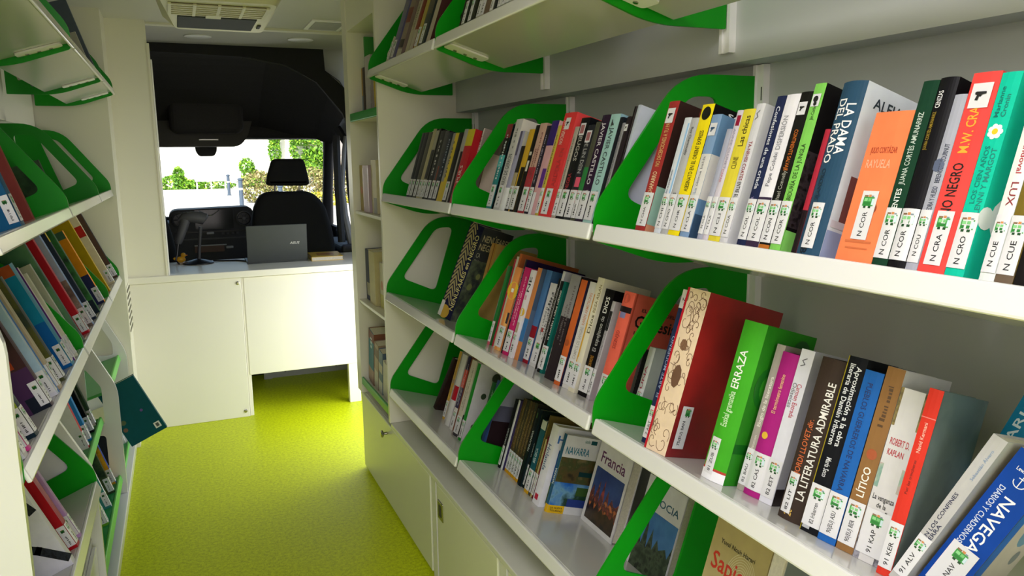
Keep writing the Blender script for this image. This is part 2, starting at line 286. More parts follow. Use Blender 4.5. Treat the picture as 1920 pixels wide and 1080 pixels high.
(0.5969,0.02,0.018,0.255,0.17,0.,'#dfe3e0','#dfe4e2',[('T','LUX','#8a2b35',0.35,0.46,'d',0.6,0.45),('T','Mario Sandoval','#b23343',0.5,0.78,'d',0.6,0.36)],'N CUE','white spined paperback with red lettering',{}),
(0.5783,0.02,0.0209,0.245,0.17,0.,'#756327','#6a5922',[('B',0,0.08,'#6b5a4a'),('TS2','#c9b678')],'N CUE','golden brown paperback',{}),
(0.5568,0.02,0.0217,0.25,0.17,0.,'#1d191a','#171415',[],'','black paperback nearest the right picture edge',{}),
],
'r30':[
(2.7945,0.0621,0.075,0.3769,0.17,0.05,'#20223f','#4d4f52',[('Z','#a89a6a'),('T','NENÚFARES en NEGRO','#d9cf8a',0.1,0.9,'u',0.78,0.26),('O',0.06,0.4,0.35,'#c9a13a'),('CT','NENÚFARES','#e9dcb0',0.08,0.95,0.86,0.93),('CT','NEGROS','#e9dcb0',0.05,0.7,0.77,0.84),('CT','CA','#c9c4b4',0.05,0.18,0.69,0.74),('CT','DU','#c9c4b4',0.05,0.18,0.62,0.67),('CP',0,1,0,0.66,['#3a3f42','#5d6752','#78816a','#4b4f52'],14),('CO',0.35,0.5,0.07,'#a9ad6e'),('CO',0.2,0.38,0.08,'#8f9a5f'),('B',0,0.16,'#d9d6d0',0,0.25)],'','tall navy patterned book with gold lettering',{'yaw': 24}),
(2.5634,0.11,0.04,0.3263,0.17,0.,'#b98a3e','#cba25e',[('B',0,1,'#8a5a2a',0.6,0.75),('CO',0.62,0.18,0.14,'#e8c9ae'),('CO',0.5,0.25,0.05,'#3b3330')],'','golden tan paperback beside middle bay divider',{'yaw': 4}),
],
'r31':[
(2.368,0.105,0.0241,0.1781,0.17,0.,'#aeb3c6','#b7bccd',[],'','short thin pale blue paperback',{'yaw': 10}),
(2.3019,0.0762,0.0155,0.266,0.17,0.,'#2f7a3c','#2c6e38',[('B',0,0.3,'#c4576a')],'-','green topped pink paperback',{'yaw': 10}),
(2.2858,0.0871,0.0183,0.293,0.17,0.,'#c9324b','#b92f45',[('TS','#7a1626')],'','thin crimson paperback',{'yaw': 10}),
(2.267,0.0842,0.0161,0.3026,0.17,0.,'#d9d3c3','#151d2a',[('CO',0.55,0.93,0.13,'#1d3f5c'),('CT','09','#d6dde2',0.3,0.75,0.91,0.95)],'','thin black covered paperback numbered 09',{'yaw': 10}),
(2.247,0.0825,0.0118,0.3141,0.24,0.,'#c2693a','#b9683d',[],'','tall orange brown book with deep cover',{'yaw': 10}),
(2.2253,0.07,0.034,0.2703,0.17,0.,'#ee9a58','#e8935a',[('O',0.72,0.5,0.85,'#f2c82c'),('B',0.7,0.745,'#f4f1e8',0.3,0.7),('B',0,0.45,'#f1b56c',0.5,1),('B',0.33,0.46,'#3a3540',0.7,1)],'-','orange paperback with yellow circle and envelope',{'yaw': 10}),
(2.1699,0.07,0.01,0.3012,0.24,0.,'#23202a','#2b1d45',[('TS','#a9a4b4')],'','tall thin black spined purple book',{'yaw': 10}),
(2.1593,0.07,0.0309,0.278,0.17,0.,'#c92a6c','#bd2765',[('T2','#e9b3cb')],'-','magenta paperback with white lettering',{'yaw': 10}),
(2.1162,0.0722,0.021,0.2756,0.17,0.,'#e3dde4','#e9e5ea',[('T','NE','#2b2b30',0.75,0.92,'u',0.55,0.6),('B',0.66,0.71,'#d9a3b4',0.2,0.7),('O',0.52,0.5,0.6,'#e2b53a'),('B',0.25,0.4,'#b9a58f',0.1,0.7),('B',0.1,0.22,'#3d3d48',0.4,0.6)],'-','white paperback with cartoon figures',{'yaw': 10}),
(2.0946,0.0824,0.022,0.2869,0.17,0.,'#cf854e','#576a86',[('B',0.2,0.45,'#3d74ae'),('CB',0,1,0.55,1,'#4b5c76')],'','orange and blue paperback',{'yaw': 10}),
(2.072,0.1015,0.028,0.2876,0.17,0.,'#4d76ab','#3f618f',[('B',0,0.4,'#8f1f2c')],'-','tall blue paperback with dark red foot',{'yaw': 10}),
(2.0325,0.105,0.042,0.2541,0.17,0.,'#d2ced2','#c9c5c9',[('TS2','#3a3a40'),('B',0.42,0.47,'#b5403a',0.3,0.6),('T2','#77757a')],'-','white paperback with black lettering',{'yaw': 10}),
(1.9899,0.105,0.014,0.2733,0.17,0.,'#25211f','#201c1b',[('B',0.45,0.98,'#191716'),('TS','#aaa59d')],'','thin black paperback with pale lettering',{'yaw': 10}),
(1.9691,0.1008,0.0117,0.2969,0.22,0.,'#dcd9e6','#d2cfdf',[],'-','tall white lavender book',{'yaw': 10}),
(1.9449,0.089,0.026,0.269,0.17,0.,'#171818','#17665f',[('B',0,1,'#17665f',0.62,1),('TS','#b5b5b0')],'-','black and teal striped paperback',{'yaw': 10}),
(1.9183,0.1028,0.0132,0.2901,0.17,0.,'#cdc3a6','#d6ccb2',[('B',0.6,0.72,'#c47a2c'),('B',0.3,0.4,'#b5581f'),('T2','#4b4538')],'-','cream paperback with orange flames',{'yaw': 10}),
(1.8669,0.0747,0.042,0.2956,0.17,0.,'#2e262a','#2a2326',[('B',0.6,1,'#8c898b'),('T2','#5f5557')],'','grey and dark brown speckled thick book',{'yaw': 10}),
(1.7991,0.07,0.026,0.289,0.17,0.,'#c9622f','#25213a',[('O',0.4,0.4,0.35,'#a34a22')],'-','rust orange paperback',{'yaw': 10}),
(1.7725,0.082,0.0339,0.2896,0.17,0.,'#d8d4d2','#d8d4d2',[('T','CAMPOS DE SANGRE','#a8a29e',0.28,0.58,'u',0.5,0.36),('T','KAREN ARMSTRONG','#c98a66',0.6,0.9,'u',0.5,0.34)],'-','white paperback with pale lettering',{'yaw': 10}),
(1.7367,0.0809,0.0262,0.3066,0.17,0.,'#ded6c0','#e3dcc8',[('T','Dios','#4b4226',0.52,0.68,'u',0.72,0.42),('T','REZA ASLAN','#7a6a35',0.7,0.94,'u',0.72,0.34),('B',0.15,0.85,'#cf9130',0.1,0.24),('B',0.3,0.6,'#d9b04a',0.2,0.34)],'-','thick cream book with flame edge',{'yaw': 10}),
(1.7099,0.096,0.0357,0.2836,0.17,0.,'#151415','#121112',[('T','El espejismo de','#a9a7a4',0.42,0.75,'u',0.5,0.38),('T','DIOS','#ece9e4',0.78,0.93,'u',0.5,0.42),('T','DAWKINS','#a9741c',0.28,0.38,'u',0.5,0.36)],'-','black paperback with grey and white title',{'yaw': 10}),
(1.671,0.1005,0.0123,0.2573,0.17,0.,'#b5afb5','#b9b4ba',[('B',0.7,0.9,'#1d1d1f',0.1,0.9),('T2','#4a484c')],'-','thin grey paperback with black panel',{'yaw': 10}),
(1.6288,0.1008,0.04,0.2913,0.17,0.,'#ee6a56','#ee6d59',[('T','GÉNESIS','#a5302a',0.5,0.66,'d',0.5,0.3),('B',0.82,0.87,'#251d20'),('B',0.77,0.82,'#8a86b8',0.2,0.7),('O',0.94,0.45,0.3,'#d6523f'),('CB',0.02,0.05,0,1,'#c9503e'),('CT','EL LIBRO DEL','#3a2522',0.2,0.9,0.86,0.89),('CT','Génesis','#1a1414',0.12,0.98,0.72,0.83),('CT','LIBER','#7d3a30',0.15,0.6,0.66,0.69)],'-','salmon hardback with black title on cover',{'yaw': 10,'hard': 1}),
(1.52,0.1196,0.012,0.17,0.17,0.,'#191719','#2b292b',[('Z','#4b484b')],'','thin black book with triangle pattern',{'yaw': 10}),
(1.505,0.1284,0.02,0.18,0.17,0.,'#c9ccc8','#b5bbb5',[('T','RUÑA','#a3324a',0.35,0.75,'u',0.4,0.4)],'-','pale spined book with crimson lettering',{'yaw': 10}),
],
'r32':[
(1.3053,0.0273,0.0183,0.3279,0.17,0.,'#26304f','#1d5a5c',[('B',0.88,1,'#dcd8da'),('T','27','#333',0.9,0.95,'d',0.5,0.4),('T','EL ARTE MODERNO','#8f9cc0',0.3,0.7,'u',0.5,0.4)],'7 ART','slim dark navy art book with white top',{'yaw': 14}),
(1.2634,0.006,0.056,0.3342,0.26,0.,'#dfc6ab','#8f2226',[('B',0,1,'#b3202c',0,0.1),('W','#6b4a35'),('CT2','SANFERMINES','#dfc3b5',0.02,0.07,0.3,0.62),('CP',0,1,0,1,['#6e181c','#8f2024','#b02a28','#7a1a1f'],2),('CL','75(EU) SAN')],'','large red book with engraved cream spine',{'yaw': 14,'cs': 1}),
(1.115,0.0367,0.05,0.3017,0.17,0.,'#43a428','#2f8f22',[('T','Euskal gramatika','#cdeec0',0.34,0.56,'u',0.4,0.28),('T','ERRAZA','#f2f6ee',0.58,0.82,'u',0.4,0.34),('B',0,0.06,'#eceaf0'),('B',0.06,0.075,'#b5433a'),('O',0.09,0.25,0.2,'#d8322a'),('CB',0.0,0.5,0.2,0.26,'#176a1c'),('CO',0.3,0.62,0.24,'#1d7a20'),('CO',0.75,0.85,0.2,'#14601a'),('CO',0.32,0.62,0.16,'#3ba028')],'81 ZUB','thick bright green grammar hardback',{'yaw': 14,'hard': 1,'lx': 0.3,'lw': 0.42}),
(1.0644,0.0794,0.0171,0.2745,0.17,0.,'#a39a93','#9d948d',[('T','Elogio de la literatura','#e3dcd6',0.44,0.78,'u',0.5,0.4),('T','Bauman','#cfc7c0',0.28,0.38,'u',0.5,0.3)],'82 BAU','thin taupe paperback with white lettering',{'yaw': 14}),
(1.0467,0.0797,0.036,0.2648,0.17,0.,'#a8257c','#9d2274',[('T','El termómetro femenino','#e7b38a',0.58,0.85,'u',0.45,0.22),('O',0.42,0.35,0.18,'#e0b43a'),('B',0.0,0.0,'#000')],'82 CAS','magenta paperback with gold lettering',{'yaw': 14,'hard': 1}),
(1.0101,0.084,0.0256,0.2789,0.17,0.,'#dcdae6','#dcdae8',[('T','Carmen Estrada','#b33a52',0.56,0.78,'d',0.6,0.34),('T','Odiseicas','#77757f',0.62,0.78,'d',0.25,0.34),('P','s'),('CT','C','#8f3048',0.3,0.5,0.78,0.84),('CT','O','#6a6870',0.28,0.46,0.69,0.75),('CT','Las','#77757f',0.28,0.5,0.62,0.66),('CK',0.28,0.22),('CP',0,0.62,0,0.11,['#2a2223','#3a2f30','#1d1717'],70)],'82 EST','white paperback with black cat on cover',{'yaw': 14}),
(0.9434,0.065,0.046,0.2771,0.17,0.,'#3d312b','#352a25',[('T','JORDI LLOVET,dir.','#cf6a3c',0.28,0.62,'u',0.3,0.24),('T','LA LITERATURA ADMIRABLE','#eae5e0',0.14,0.86,'u',0.68,0.28),('T','2e','#c9a24a',0.03,0.07,'u',0.4,0.3)],'82 LIT','thick dark brown volume with white capitals',{'yaw': 14,'hard': 1,'lx': 0.28,'lw': 0.4}),
(0.8893,0.0609,0.0319,0.2905,0.17,0.,'#17181d','#121318',[('T','Aproximación a la obra','#dedee2',0.5,0.95,'d',0.7,0.28),('T','literaria de Damián Iribarren','#dedee2',0.5,0.96,'d',0.35,0.28),('T','María Soco','#cfcfd4',0.32,0.43,'d',0.5,0.28),('B',0,1,'#9a8a24',0,0.05),('B',0.02,0.04,'#b5b5ba',0.1,0.5)],'82 Iribarren','black book with two lines of white lettering',{'yaw': 14}),
(0.856,0.0655,0.03,0.2765,0.17,0.,'#2460ae','#1d2b4a',[('T','PUEBLOS GUERREROS DE NAVARRA','#152f66',0.3,0.93,'d',0.45,0.3)],'90(EU) ASU','blue paperback with navy capitals',{'yaw': 14}),
(0.8254,0.0731,0.0274,0.2908,0.17,0.,'#8f6840','#c9c6c4',[('T','LÍTICO','#f3ede4',0.3,0.46,'u',0.5,0.42),('TS2','#553a20'),('O',0.53,0.5,0.3,'#a8522f'),('CT','MARCO ANTONIO','#4d4a50',0.25,1,0.87,0.9)],'90(EU) BER','brown paperback with bone picture',{'yaw': 14}),
(0.7965,0.0781,0.0401,0.2661,0.17,0.,'#d2ced0','#cfcbcd',[('PS',0.78,1,['#6a5a35','#8a7a4c','#3f3420']),('T','ROBERT D.','#b5303c',0.67,0.72,'h',0.5,0.72),('T','KAPLAN','#b5303c',0.61,0.655,'h',0.45,0.6),('PS',0.42,0.56,['#7fa096','#a9b5a4','#c49a9a']),('T','La venganza','#2c2a2e',0.35,0.39,'h',0.5,0.8),('T','de la','#2c2a2e',0.31,0.345,'h',0.5,0.35),('T','geografía','#2c2a2e',0.265,0.31,'h',0.5,0.7),('PS',0,0.14,['#3a3740','#9a97a4','#55525c'])],'91 KAP','collage spined white paperback with red name',{'yaw': 14}),
(0.7442,0.0662,0.02,0.2773,0.165,0.,'#d5392c','#6f7f7c',[('T','Por las trincheras','#7a1d18',0.44,0.62,'u',0.45,0.2),('T','Navid Kermani','#f0b8a8',0.66,0.82,'u',0.45,0.26),('B',0.845,0.85,'#e8837a'),('CT2','PENÍNSULA','#1d2323',0.05,0.12,0.6,0.8),('CP',0,1,0,1,['#5f706e','#7d8d89','#4c5a58'],4)],'91 KER','tall red paperback with grey green cover',{'yaw': 14}),
(0.7236,0.0641,0.02,0.2484,0.16,0.075,'#b9b6b6','#c9c6c4',[('T','LA VIDA EN LOS CONFINES','#23284a',0.15,0.62,'u',0.4,0.26),('T','DE LA TIERRA','#23284a',0.15,0.42,'u',0.72,0.26),('T','Sebastián Álvaro','#7f93b0',0.72,0.92,'u',0.6,0.2)],'91 ALV','leaning light grey book with navy capitals',{'yaw': 14}),
(0.7023,0.09,0.05,0.2318,0.14,0.075,'#17449c','#d9cdb2',[('T','NAVEGANTES','#f0f0f4',0.1,0.72,'d',0.58,0.3),('T','DIARIOS Y CUADERNOS DE BITÁCORA','#cdd6ec',0.08,0.76,'d',0.25,0.16),('T','Lewis-Jones','#e6e9f2',0.88,0.91,'h',0.5,0.55),('AN',0.83,0.5),('CB',0,0.2,0,1,'#2a74c8'),('CB',0.2,1,0,1,'#d9cdb2'),('CO',0.6,0.55,0.18,'#6d9db0'),('CO',0.5,0.75,0.07,'#8a6a50'),('CO',0.75,0.35,0.09,'#8a8f86')],'91 NAV','thick blue hardback leaning with illustrated cover',{'yaw': 14}),
(0.8,0.24,0.03,0.33,0.08,0.075,'#1a7ca8','#15607f',[('T','IMAGINARIOS','#d3e4ec',0.35,0.98,'u',0.45,0.4)],'','tall teal book leaning behind blue hardback',{'yaw': 14}),
],
'r40':[
(3.0792,0.125,0.0251,0.2428,0.17,0.05,'#2b1a19','#301d1c',[('CP',0,1,0,1,['#241615','#3d2320','#1d1212'],9)],'','dark maroon book set back against green panel',{'yaw': 10}),
(2.9274,0.1163,0.0199,0.2884,0.17,0.,'#d0a64e','#c9c4bf',[('T2','#8a6a2a'),('O',0.56,0.5,0.5,'#a88a6a')],'-','ochre spined paperback with grey cover',{'yaw': 10}),
(2.845,0.0986,0.036,0.2932,0.17,0.,'#d6d3d4','#cfcbcb',[('B',0.36,0.56,'#b3192c')],'','white rounded spine book with red square',{'yaw': 10,'hard': 1}),
(2.7818,0.0978,0.0246,0.2978,0.17,0.,'#2b2444','#8f5a48',[('B',0.58,0.82,'#cf4236'),('B',0.3,0.57,'#3a3355'),('B',0,0.3,'#dcd4d4'),('T2','#c9c0c4')],'-','navy and red spined paperback',{'yaw': 10}),
(2.7054,0.085,0.0348,0.3,0.17,0.,'#d0c7b9','#d3ccc0',[('CB',0,0.8,0.02,0.3,'#3a343a'),('B',0.0,0.08,'#3f3a42'),('T2','#8a8176'),('CO',0.3,0.35,0.12,'#7a6a66')],'-','cream paperback with ink drawing on cover',{'yaw': 10}),
(2.6461,0.085,0.0219,0.3,0.24,0.,'#1f8a2a','#e3dfe6',[('CO',0.5,0.62,0.06,'#b5452c'),('CO',0.2,0.6,0.05,'#3d4f38'),('CO',0.35,0.85,0.08,'#46503f'),('CO',0.45,0.48,0.05,'#4b5540'),('CO',0.3,0.35,0.04,'#5a5440'),('CO',0.15,0.2,0.04,'#4a4a40')],'-','thin green spined white book with flowers',{'yaw': 10}),
(2.4929,0.0905,0.0261,0.2694,0.17,0.,'#17592a','#14501f',[('T2','#cfe0cf')],'','dark green paperback behind divider',{'yaw': 10}),
(2.4662,0.0952,0.0301,0.2839,0.17,0.,'#2f4f8c','#a4a6bb',[('CB',0,1,0,0.5,'#2b1e22'),('CB',0,1,0.5,0.7,'#5c5c74')],'','blue spined book with grey mountain cover',{'yaw': 10}),
],
'r41':[
(2.3778,0.1397,0.0189,0.2469,0.17,0.,'#17181c','#131418',[('T','CÓRCEGA','#c9c9cc',0.3,0.58,'u',0.5,0.5)],'-','thin black guidebook with white lettering',{}),
(2.3583,0.1429,0.0157,0.2487,0.17,0.,'#dfdde6','#3a3358',[],'','thin white spined guidebook',{}),
(2.342,0.1515,0.008,0.2603,0.17,0.,'#4a3b22','#2d2a22',[('B',0,0.06,'#d29a1c'),('T2','#a8894a')],'-','narrow dark gold guidebook',{}),
(2.3334,0.151,0.02,0.2628,0.17,0.,'#5a4a2c','#2d2a22',[('B',0,0.06,'#d29a1c'),('T2','#a8894a')],'-','narrow bronze guidebook',{}),
(2.3116,0.1505,0.0201,0.2652,0.17,0.,'#3d3a2c','#2d2a22',[('B',0,0.06,'#d29a1c'),('T2','#a8894a')],'-','narrow olive brown guidebook',{}),
(2.2897,0.15,0.0198,0.2676,0.17,0.,'#54462a','#2d2a22',[('B',0,0.06,'#d29a1c'),('T2','#a8894a')],'-','narrow brown guidebook',{}),
(2.2682,0.1496,0.0195,0.2699,0.17,0.,'#4a3a26','#2d2a22',[('B',0,0.06,'#d29a1c'),('T2','#a8894a')],'-','narrow umber guidebook',{}),
(2.247,0.1491,0.0192,0.2722,0.17,0.,'#3b3528','#2d2a22',[('B',0,0.06,'#d29a1c'),('T2','#a8894a')],'-','narrow dark umber guidebook',{}),
(2.2158,0.1444,0.0233,0.2619,0.17,0.,'#12191c','#1c2a2c',[('T','FINLANDIA','#c9d0cf',0.45,0.72,'u',0.5,0.42),('B',0.88,0.95,'#4a6a3a',0.3,0.6)],'','dark guidebook with white country name',{}),
(2.1919,0.1513,0.0111,0.2618,0.17,0.,'#131c1c','#1a2524',[('T','SUECIA','#bfc9c6',0.4,0.58,'u',0.5,0.42),('B',0.2,0.3,'#3f7a34',0.2,0.8),('B',0.88,0.95,'#4a5a3a',0.3,0.6)],'-','dark green black guidebook with pale lettering',{}),
(2.1561,0.1405,0.0326,0.2414,0.17,0.,'#1f5a66','#1c4c56',[('T','BÉLGICA','#cfe0e2',0.42,0.62,'u',0.5,0.42),('B',0,0.07,'#d8a41c'),('B',0.88,1,'#c9cfc4')],'-','teal guidebook with yellow foot',{}),
(2.1229,0.1419,0.0117,0.2664,0.17,0.,'#5a4a24','#6a5a30',[('T2','#c9b66a')],'-','thin bronze guidebook with gold lettering',{}),
(2.1106,0.1429,0.008,0.1909,0.17,0.,'#c9bd7c','#b5a965',[('T2','#4a4425')],'-','thin pale yellow guidebook',{}),
(2.1004,0.1421,0.0094,0.2034,0.17,0.,'#6a1c20','#571719',[('TS','#d9b9a4')],'-','thin dark red guidebook',{}),
(2.067,0.1289,0.042,0.2559,0.17,0.,'#e6e4ec','#e3e2ea',[('T','Holanda','#41608f',0.42,0.75,'d',0.4,0.5),('B',0.06,0.13,'#c92a44',0.2,0.7),('CT','Holanda','#2f66b0',0.04,1,0.8,0.9),('CB',0.12,1,0.32,0.72,'#2457a4'),('CB',0.12,1,0.05,0.32,'#4a6b2a')],'','white guidebook with windmill picture cover',{}),
(2.0039,0.14,0.0176,0.2457,0.15,0.,'#2a5a78','#d9d8dc',[('T','NAVARRA','#dce6ea',0.36,0.56,'u',0.5,0.6),('B',0,0.1,'#e5b41c'),('CB',0,0.38,0,0.1,'#e7b820'),('CP',0,1,0.1,0.4,['#1648a0','#2a6fc4','#6fa0c0','#1d3f2a'],9),('CP',0,1,0.4,0.72,['#2a261a','#5a4a2a','#3d4a24','#7a6a45'],16),('CB',0.4,1,0.1,0.2,'#2c3f86'),('CB',0.55,0.95,0.25,0.36,'#3c5a2c'),('CT','NAVARRA','#14708c',0.06,0.62,0.765,0.86),('CT','GUÍA','#2a7a6a',0.45,0.58,0.93,0.965),('CB',0.6,0.74,0.92,0.97,'#1f4f52'),('CT','LA NUEVA','#2a2410',0.05,0.34,0.055,0.08),('CT','TOURING','#2a2410',0.05,0.34,0.02,0.045),('CB',0.5,0.98,0.5,0.56,'#17383c')],'','white guidebook with turquoise river photo',{}),
],
'l20':[
(2.1676,0.015,0.05,0.27,0.26,0.,'#1b5a86','#1a5580',[],'-','blue picture book at near end',{}),
(2.6926,0.07,0.03,0.25,0.26,0.,'#a84840','#8c3f3a',[],'','reddish picture book standing by green panel',{}),
],
'l21':[
(3.6,0.11,0.03,0.2,0.26,0.,'#2b4a30','#26402b',[('CP',0,1,0,1,['#1d3a22','#3b5a38','#14281a'],8)],'','dark green book behind green panel',{}),
],
'l11':[
(3.6052,0.0093,0.02,0.12,0.26,0.,'#b5b2a2','#a8a698',[],'','pale booklet by green panel',{}),
(3.886,0.0058,0.03,0.3,0.26,0.,'#5a6470','#58626e',[],'','slate grey picture book',{}),
],
'l30':[
(1.8513,0.006,0.03,0.203,0.26,0.,'#d9d3d6','#b5a98c',[('CB',0,0.3,0.0,0.3,'#e4dfe6')],'-','cream book peeking past white end panel',{}),
(1.903,0.006,0.02,0.2807,0.26,0.,'#e0509a','#d84a92',[],'-','thin hot pink book',{}),
(1.9986,0.006,0.03,0.27,0.26,0.,'#1c2f40','#b7bd2a',[('CB',0,1,0,0.2,'#1c2f3c'),('CP',0,1,0.2,0.6,['#b7c02a','#8fa32a','#d0cf3a'],9)],'-','lime yellow cover book with navy foot',{}),
(2.2438,0.006,0.03,0.3,0.26,0.,'#4a2c34','#3a2229',[('CP',0,1,0.4,1,['#2c1c1e','#45282c','#361f24'],5),('CB',0,1,0,0.4,'#4b2f52'),('CB',0.1,0.5,0.42,0.55,'#9a3f22'),('CB',0,0.18,0,0.14,'#1f2430')],'-','large maroon cover picture book',{}),
(2.3538,0.006,0.019,0.313,0.26,0.,'#c9d8ea','#a9c4dc',[('CB',0,0.5,0,0.2,'#d9d6e2')],'-','pale blue cover picture book',{}),
(2.3738,0.006,0.015,0.3,0.26,0.,'#4a7cc4','#4f82c8',[],'','slim cornflower blue book',{}),
(2.4149,0.006,0.03,0.31,0.26,0.,'#c9b99a','#b8a68c',[],'-','tan edged picture book',{}),
(2.508,0.006,0.03,0.3357,0.26,0.,'#3c4236','#4b4c22',[('CP',0,1,0,1,['#2b3a30','#5a5a24','#3c3320'],5)],'-','dark olive picture book',{}),
(2.6848,0.006,0.05,0.3527,0.26,0.,'#1f8fb5','#1a84ac',[('CB',0,1,0,0.45,'#155fa8'),('CB',0,1,0.9,1,'#b0552c')],'-','wide turquoise picture book',{}),
(2.7574,0.006,0.015,0.3318,0.26,0.,'#e2d9da','#5c2c7c',[],'-','thin purple and white book',{}),
(2.815,0.006,0.02,0.3037,0.26,0.,'#dcd9c4','#d9d6c2',[],'-','thin cream book with torn top',{}),
],
'l31':[
(2.9993,0.0181,0.02,0.3173,0.26,0.,'#c9c4b9','#b9b4a6',[],'','thin greyish cream book',{}),
(3.0486,0.0086,0.03,0.4024,0.26,0.,'#2f5a44','#3f7a55',[('CP',0,1,0,1,['#3a6a48','#5a8a60','#8a7a48'],4)],'','green illustrated book',{}),
(3.1517,0.0543,0.0499,0.3801,0.26,0.,'#3c507c','#42588a',[],'','broad slate blue picture book',{}),
(3.2026,0.006,0.03,0.3904,0.26,0.,'#c41f2c','#b81d2a',[],'-','bright red picture book',{}),
(3.3534,0.006,0.03,0.3952,0.26,0.,'#7f9cc9','#a5b3cf',[('CP',0,1,0,0.5,['#5a4a44','#8a7a70','#d9d6dc'],7)],'-','pale blue book with zebra drawing',{}),
(3.485,0.006,0.025,0.3825,0.26,0.,'#27303f','#2c3444',[('B',0.9,1,'#d4b81c')],'-','dark slate book with yellow top',{}),
(3.6398,0.006,0.03,0.3957,0.26,0.,'#1f5a24','#245f28',[('CP',0,1,0,1,['#17501c','#2f7a30','#123a16'],10),('CB',0,1,0,0.15,'#24303c')],'','leafy green picture book',{}),
(3.8955,0.006,0.03,0.3564,0.26,0.,'#ea9314','#e48f18',[('CB',0,1,0.9,1,'#45664f'),('CB',0,1,0.0,0.4,'#2a2f5a')],'-','orange picture book with grey green top',{}),
],
'l32':[
(4.2215,0.006,0.03,0.3898,0.26,0.,'#c2a012','#b8980f',[],'','mustard yellow book',{}),
(4.5186,0.006,0.03,0.3916,0.26,0.,'#c9bf9a','#d9cdb0',[('CB',0,0.6,0.7,0.85,'#b52a22')],'-','cream book with red square',{}),
(4.755,0.006,0.03,0.4006,0.26,0.,'#161a2e','#5a4438',[],'-','black spined book near end wall',{}),
],
'l40':[
(2.2992,0.006,0.03,0.34,0.26,0.,'#e6e2ee','#dedbe8',[('CS',)],'','white picture book with black brush strokes',{}),
(2.4046,0.006,0.035,0.33,0.26,0.,'#b51d24','#ae1c24',[],'-','red picture book on lowest near shelf',{}),
(2.4717,0.006,0.02,0.31,0.26,0.,'#b58abf','#b98fc4',[],'-','lilac picture book',{}),
],
'l51':[
(3.62,0.016,0.03,0.36,0.26,0.,'#b3202c','#e3dfe2',[],'-','white and red edged book in upper bin',{}),
(3.72,0.016,0.03,0.38,0.26,0.,'#2478b5','#2a7cba',[],'-','bright blue book in upper bin',{}),
(3.84,0.016,0.03,0.4,0.26,0.,'#131414','#101111',[('CB',0.1,0.3,0.06,0.13,'#e6e2e4')],'-','black book with barcode in upper bin',{}),
(3.94,0.016,0.03,0.4,0.26,0.,'#16261c','#1d2b24',[('CP',0,1,0,0.8,['#14241a','#2a4a30','#1a2a22'],6),('CB',0,1,0,0.1,'#d9d4c4')],'-','dark green book in upper bin',{}),
],
'l61':[
(3.4911,0.016,0.019,0.265,0.26,0.,'#6fae2c','#6aa82c',[('CB',0.3,0.55,0.1,0.3,'#e6e6e0')],'-','lime green book in lower bin',{}),
(3.5111,0.016,0.015,0.265,0.26,0.,'#d9d6d8','#d9d4d0',[],'-','white spined book in lower bin',{}),
(3.6783,0.016,0.015,0.265,0.26,0.,'#dcdce0','#3f8a86',[],'-','sea green book in lower bin',{}),
(3.8452,0.016,0.02,0.265,0.26,0.,'#2c3320','#2f3a24',[('CP',0,1,0,1,['#1d2a1a','#4a5a30','#2a2018'],10)],'-','dark foliage cover book in lower bin',{}),
(3.9573,0.016,0.025,0.265,0.26,0.,'#24408f','#d99a1c',[('CP',0,1,0,1,['#d9981c','#e0a82a','#2a2214'],12)],'-','blue edged yellow book in lower bin',{}),
],
'l62':[
(4.474,0.016,0.02,0.265,0.26,0.,'#1d1f26','#20222a',[],'-','dark grey book in far lower bin',{}),
(4.793,0.016,0.02,0.265,0.26,0.,'#dcd6b4','#dcd6b4',[],'-','cream book in far lower bin',{}),
],
'r10':[
(3.1015,0.014,0.043,0.1,0.17,0.03,'#b9b7a4','#a9a898',[],'-','low cream booklet beside green panel',{}),
(3.046,0.014,0.0675,0.245,0.17,0.03,'#6d6a8a','#5f5d7c',[],'-','lavender hardback',{}),
(2.9471,0.014,0.0683,0.26,0.17,0.03,'#8f7d70','#7a6a60',[('B',0.5,0.72,'#7a3a34'),('B',0.14,0.26,'#3a3230'),('B',0,0.12,'#b8b0a0')],'','mauve book with red middle',{}),
(2.8225,0.014,0.048,0.25,0.17,0.03,'#b5ab92','#a8a08a',[('T2','#4a453a')],'','beige book with dark lettering',{}),
(2.7645,0.014,0.0451,0.26,0.17,0.03,'#7d2d22','#6f271d',[('B',0.75,1,'#a8583c'),('B',0,0.3,'#b3a896')],'','russet book',{}),
(2.7098,0.014,0.0397,0.25,0.17,0.03,'#b3a24e','#9a8c44',[('B',0.72,1,'#3f6a66')],'-','yellow and teal book',{}),
(2.661,0.014,0.0661,0.25,0.17,0.03,'#3c423f','#343a38',[('B',0.45,0.8,'#5a524a')],'-','dark grey book with pale label',{}),
(2.5652,0.014,0.0482,0.26,0.17,0.03,'#b9ad9c','#4a2b28',[],'','cream spined book with dark red cover',{}),
],
'r11':[
(2.2335,0.014,0.0204,0.25,0.17,0.,'#121315','#2a2a28',[],'','black paperback with pink corner behind',{}),
(2.2121,0.014,0.027,0.24,0.17,0.,'#1c3324','#2a2a28',[],'-','slim forest green book',{}),
(2.1845,0.014,0.0249,0.26,0.17,0.,'#16231c','#2a2a28',[],'','dark green black book',{}),
(2.159,0.014,0.0268,0.25,0.17,0.,'#2b3a2c','#2a2a28',[],'-','olive green book',{}),
(2.1316,0.014,0.0152,0.24,0.17,0.,'#33352c','#2a2a28',[],'','thin drab olive book',{}),
(2.1154,0.014,0.0239,0.27,0.17,0.,'#121212','#2a2a28',[],'','tall black book',{}),
(2.0909,0.014,0.03,0.25,0.17,0.,'#b9b4a0','#2a2a28',[],'-','cream spined book',{}),
(2.0603,0.014,0.0271,0.24,0.17,0.,'#c2bda9','#2a2a28',[],'-','second cream spined book',{}),
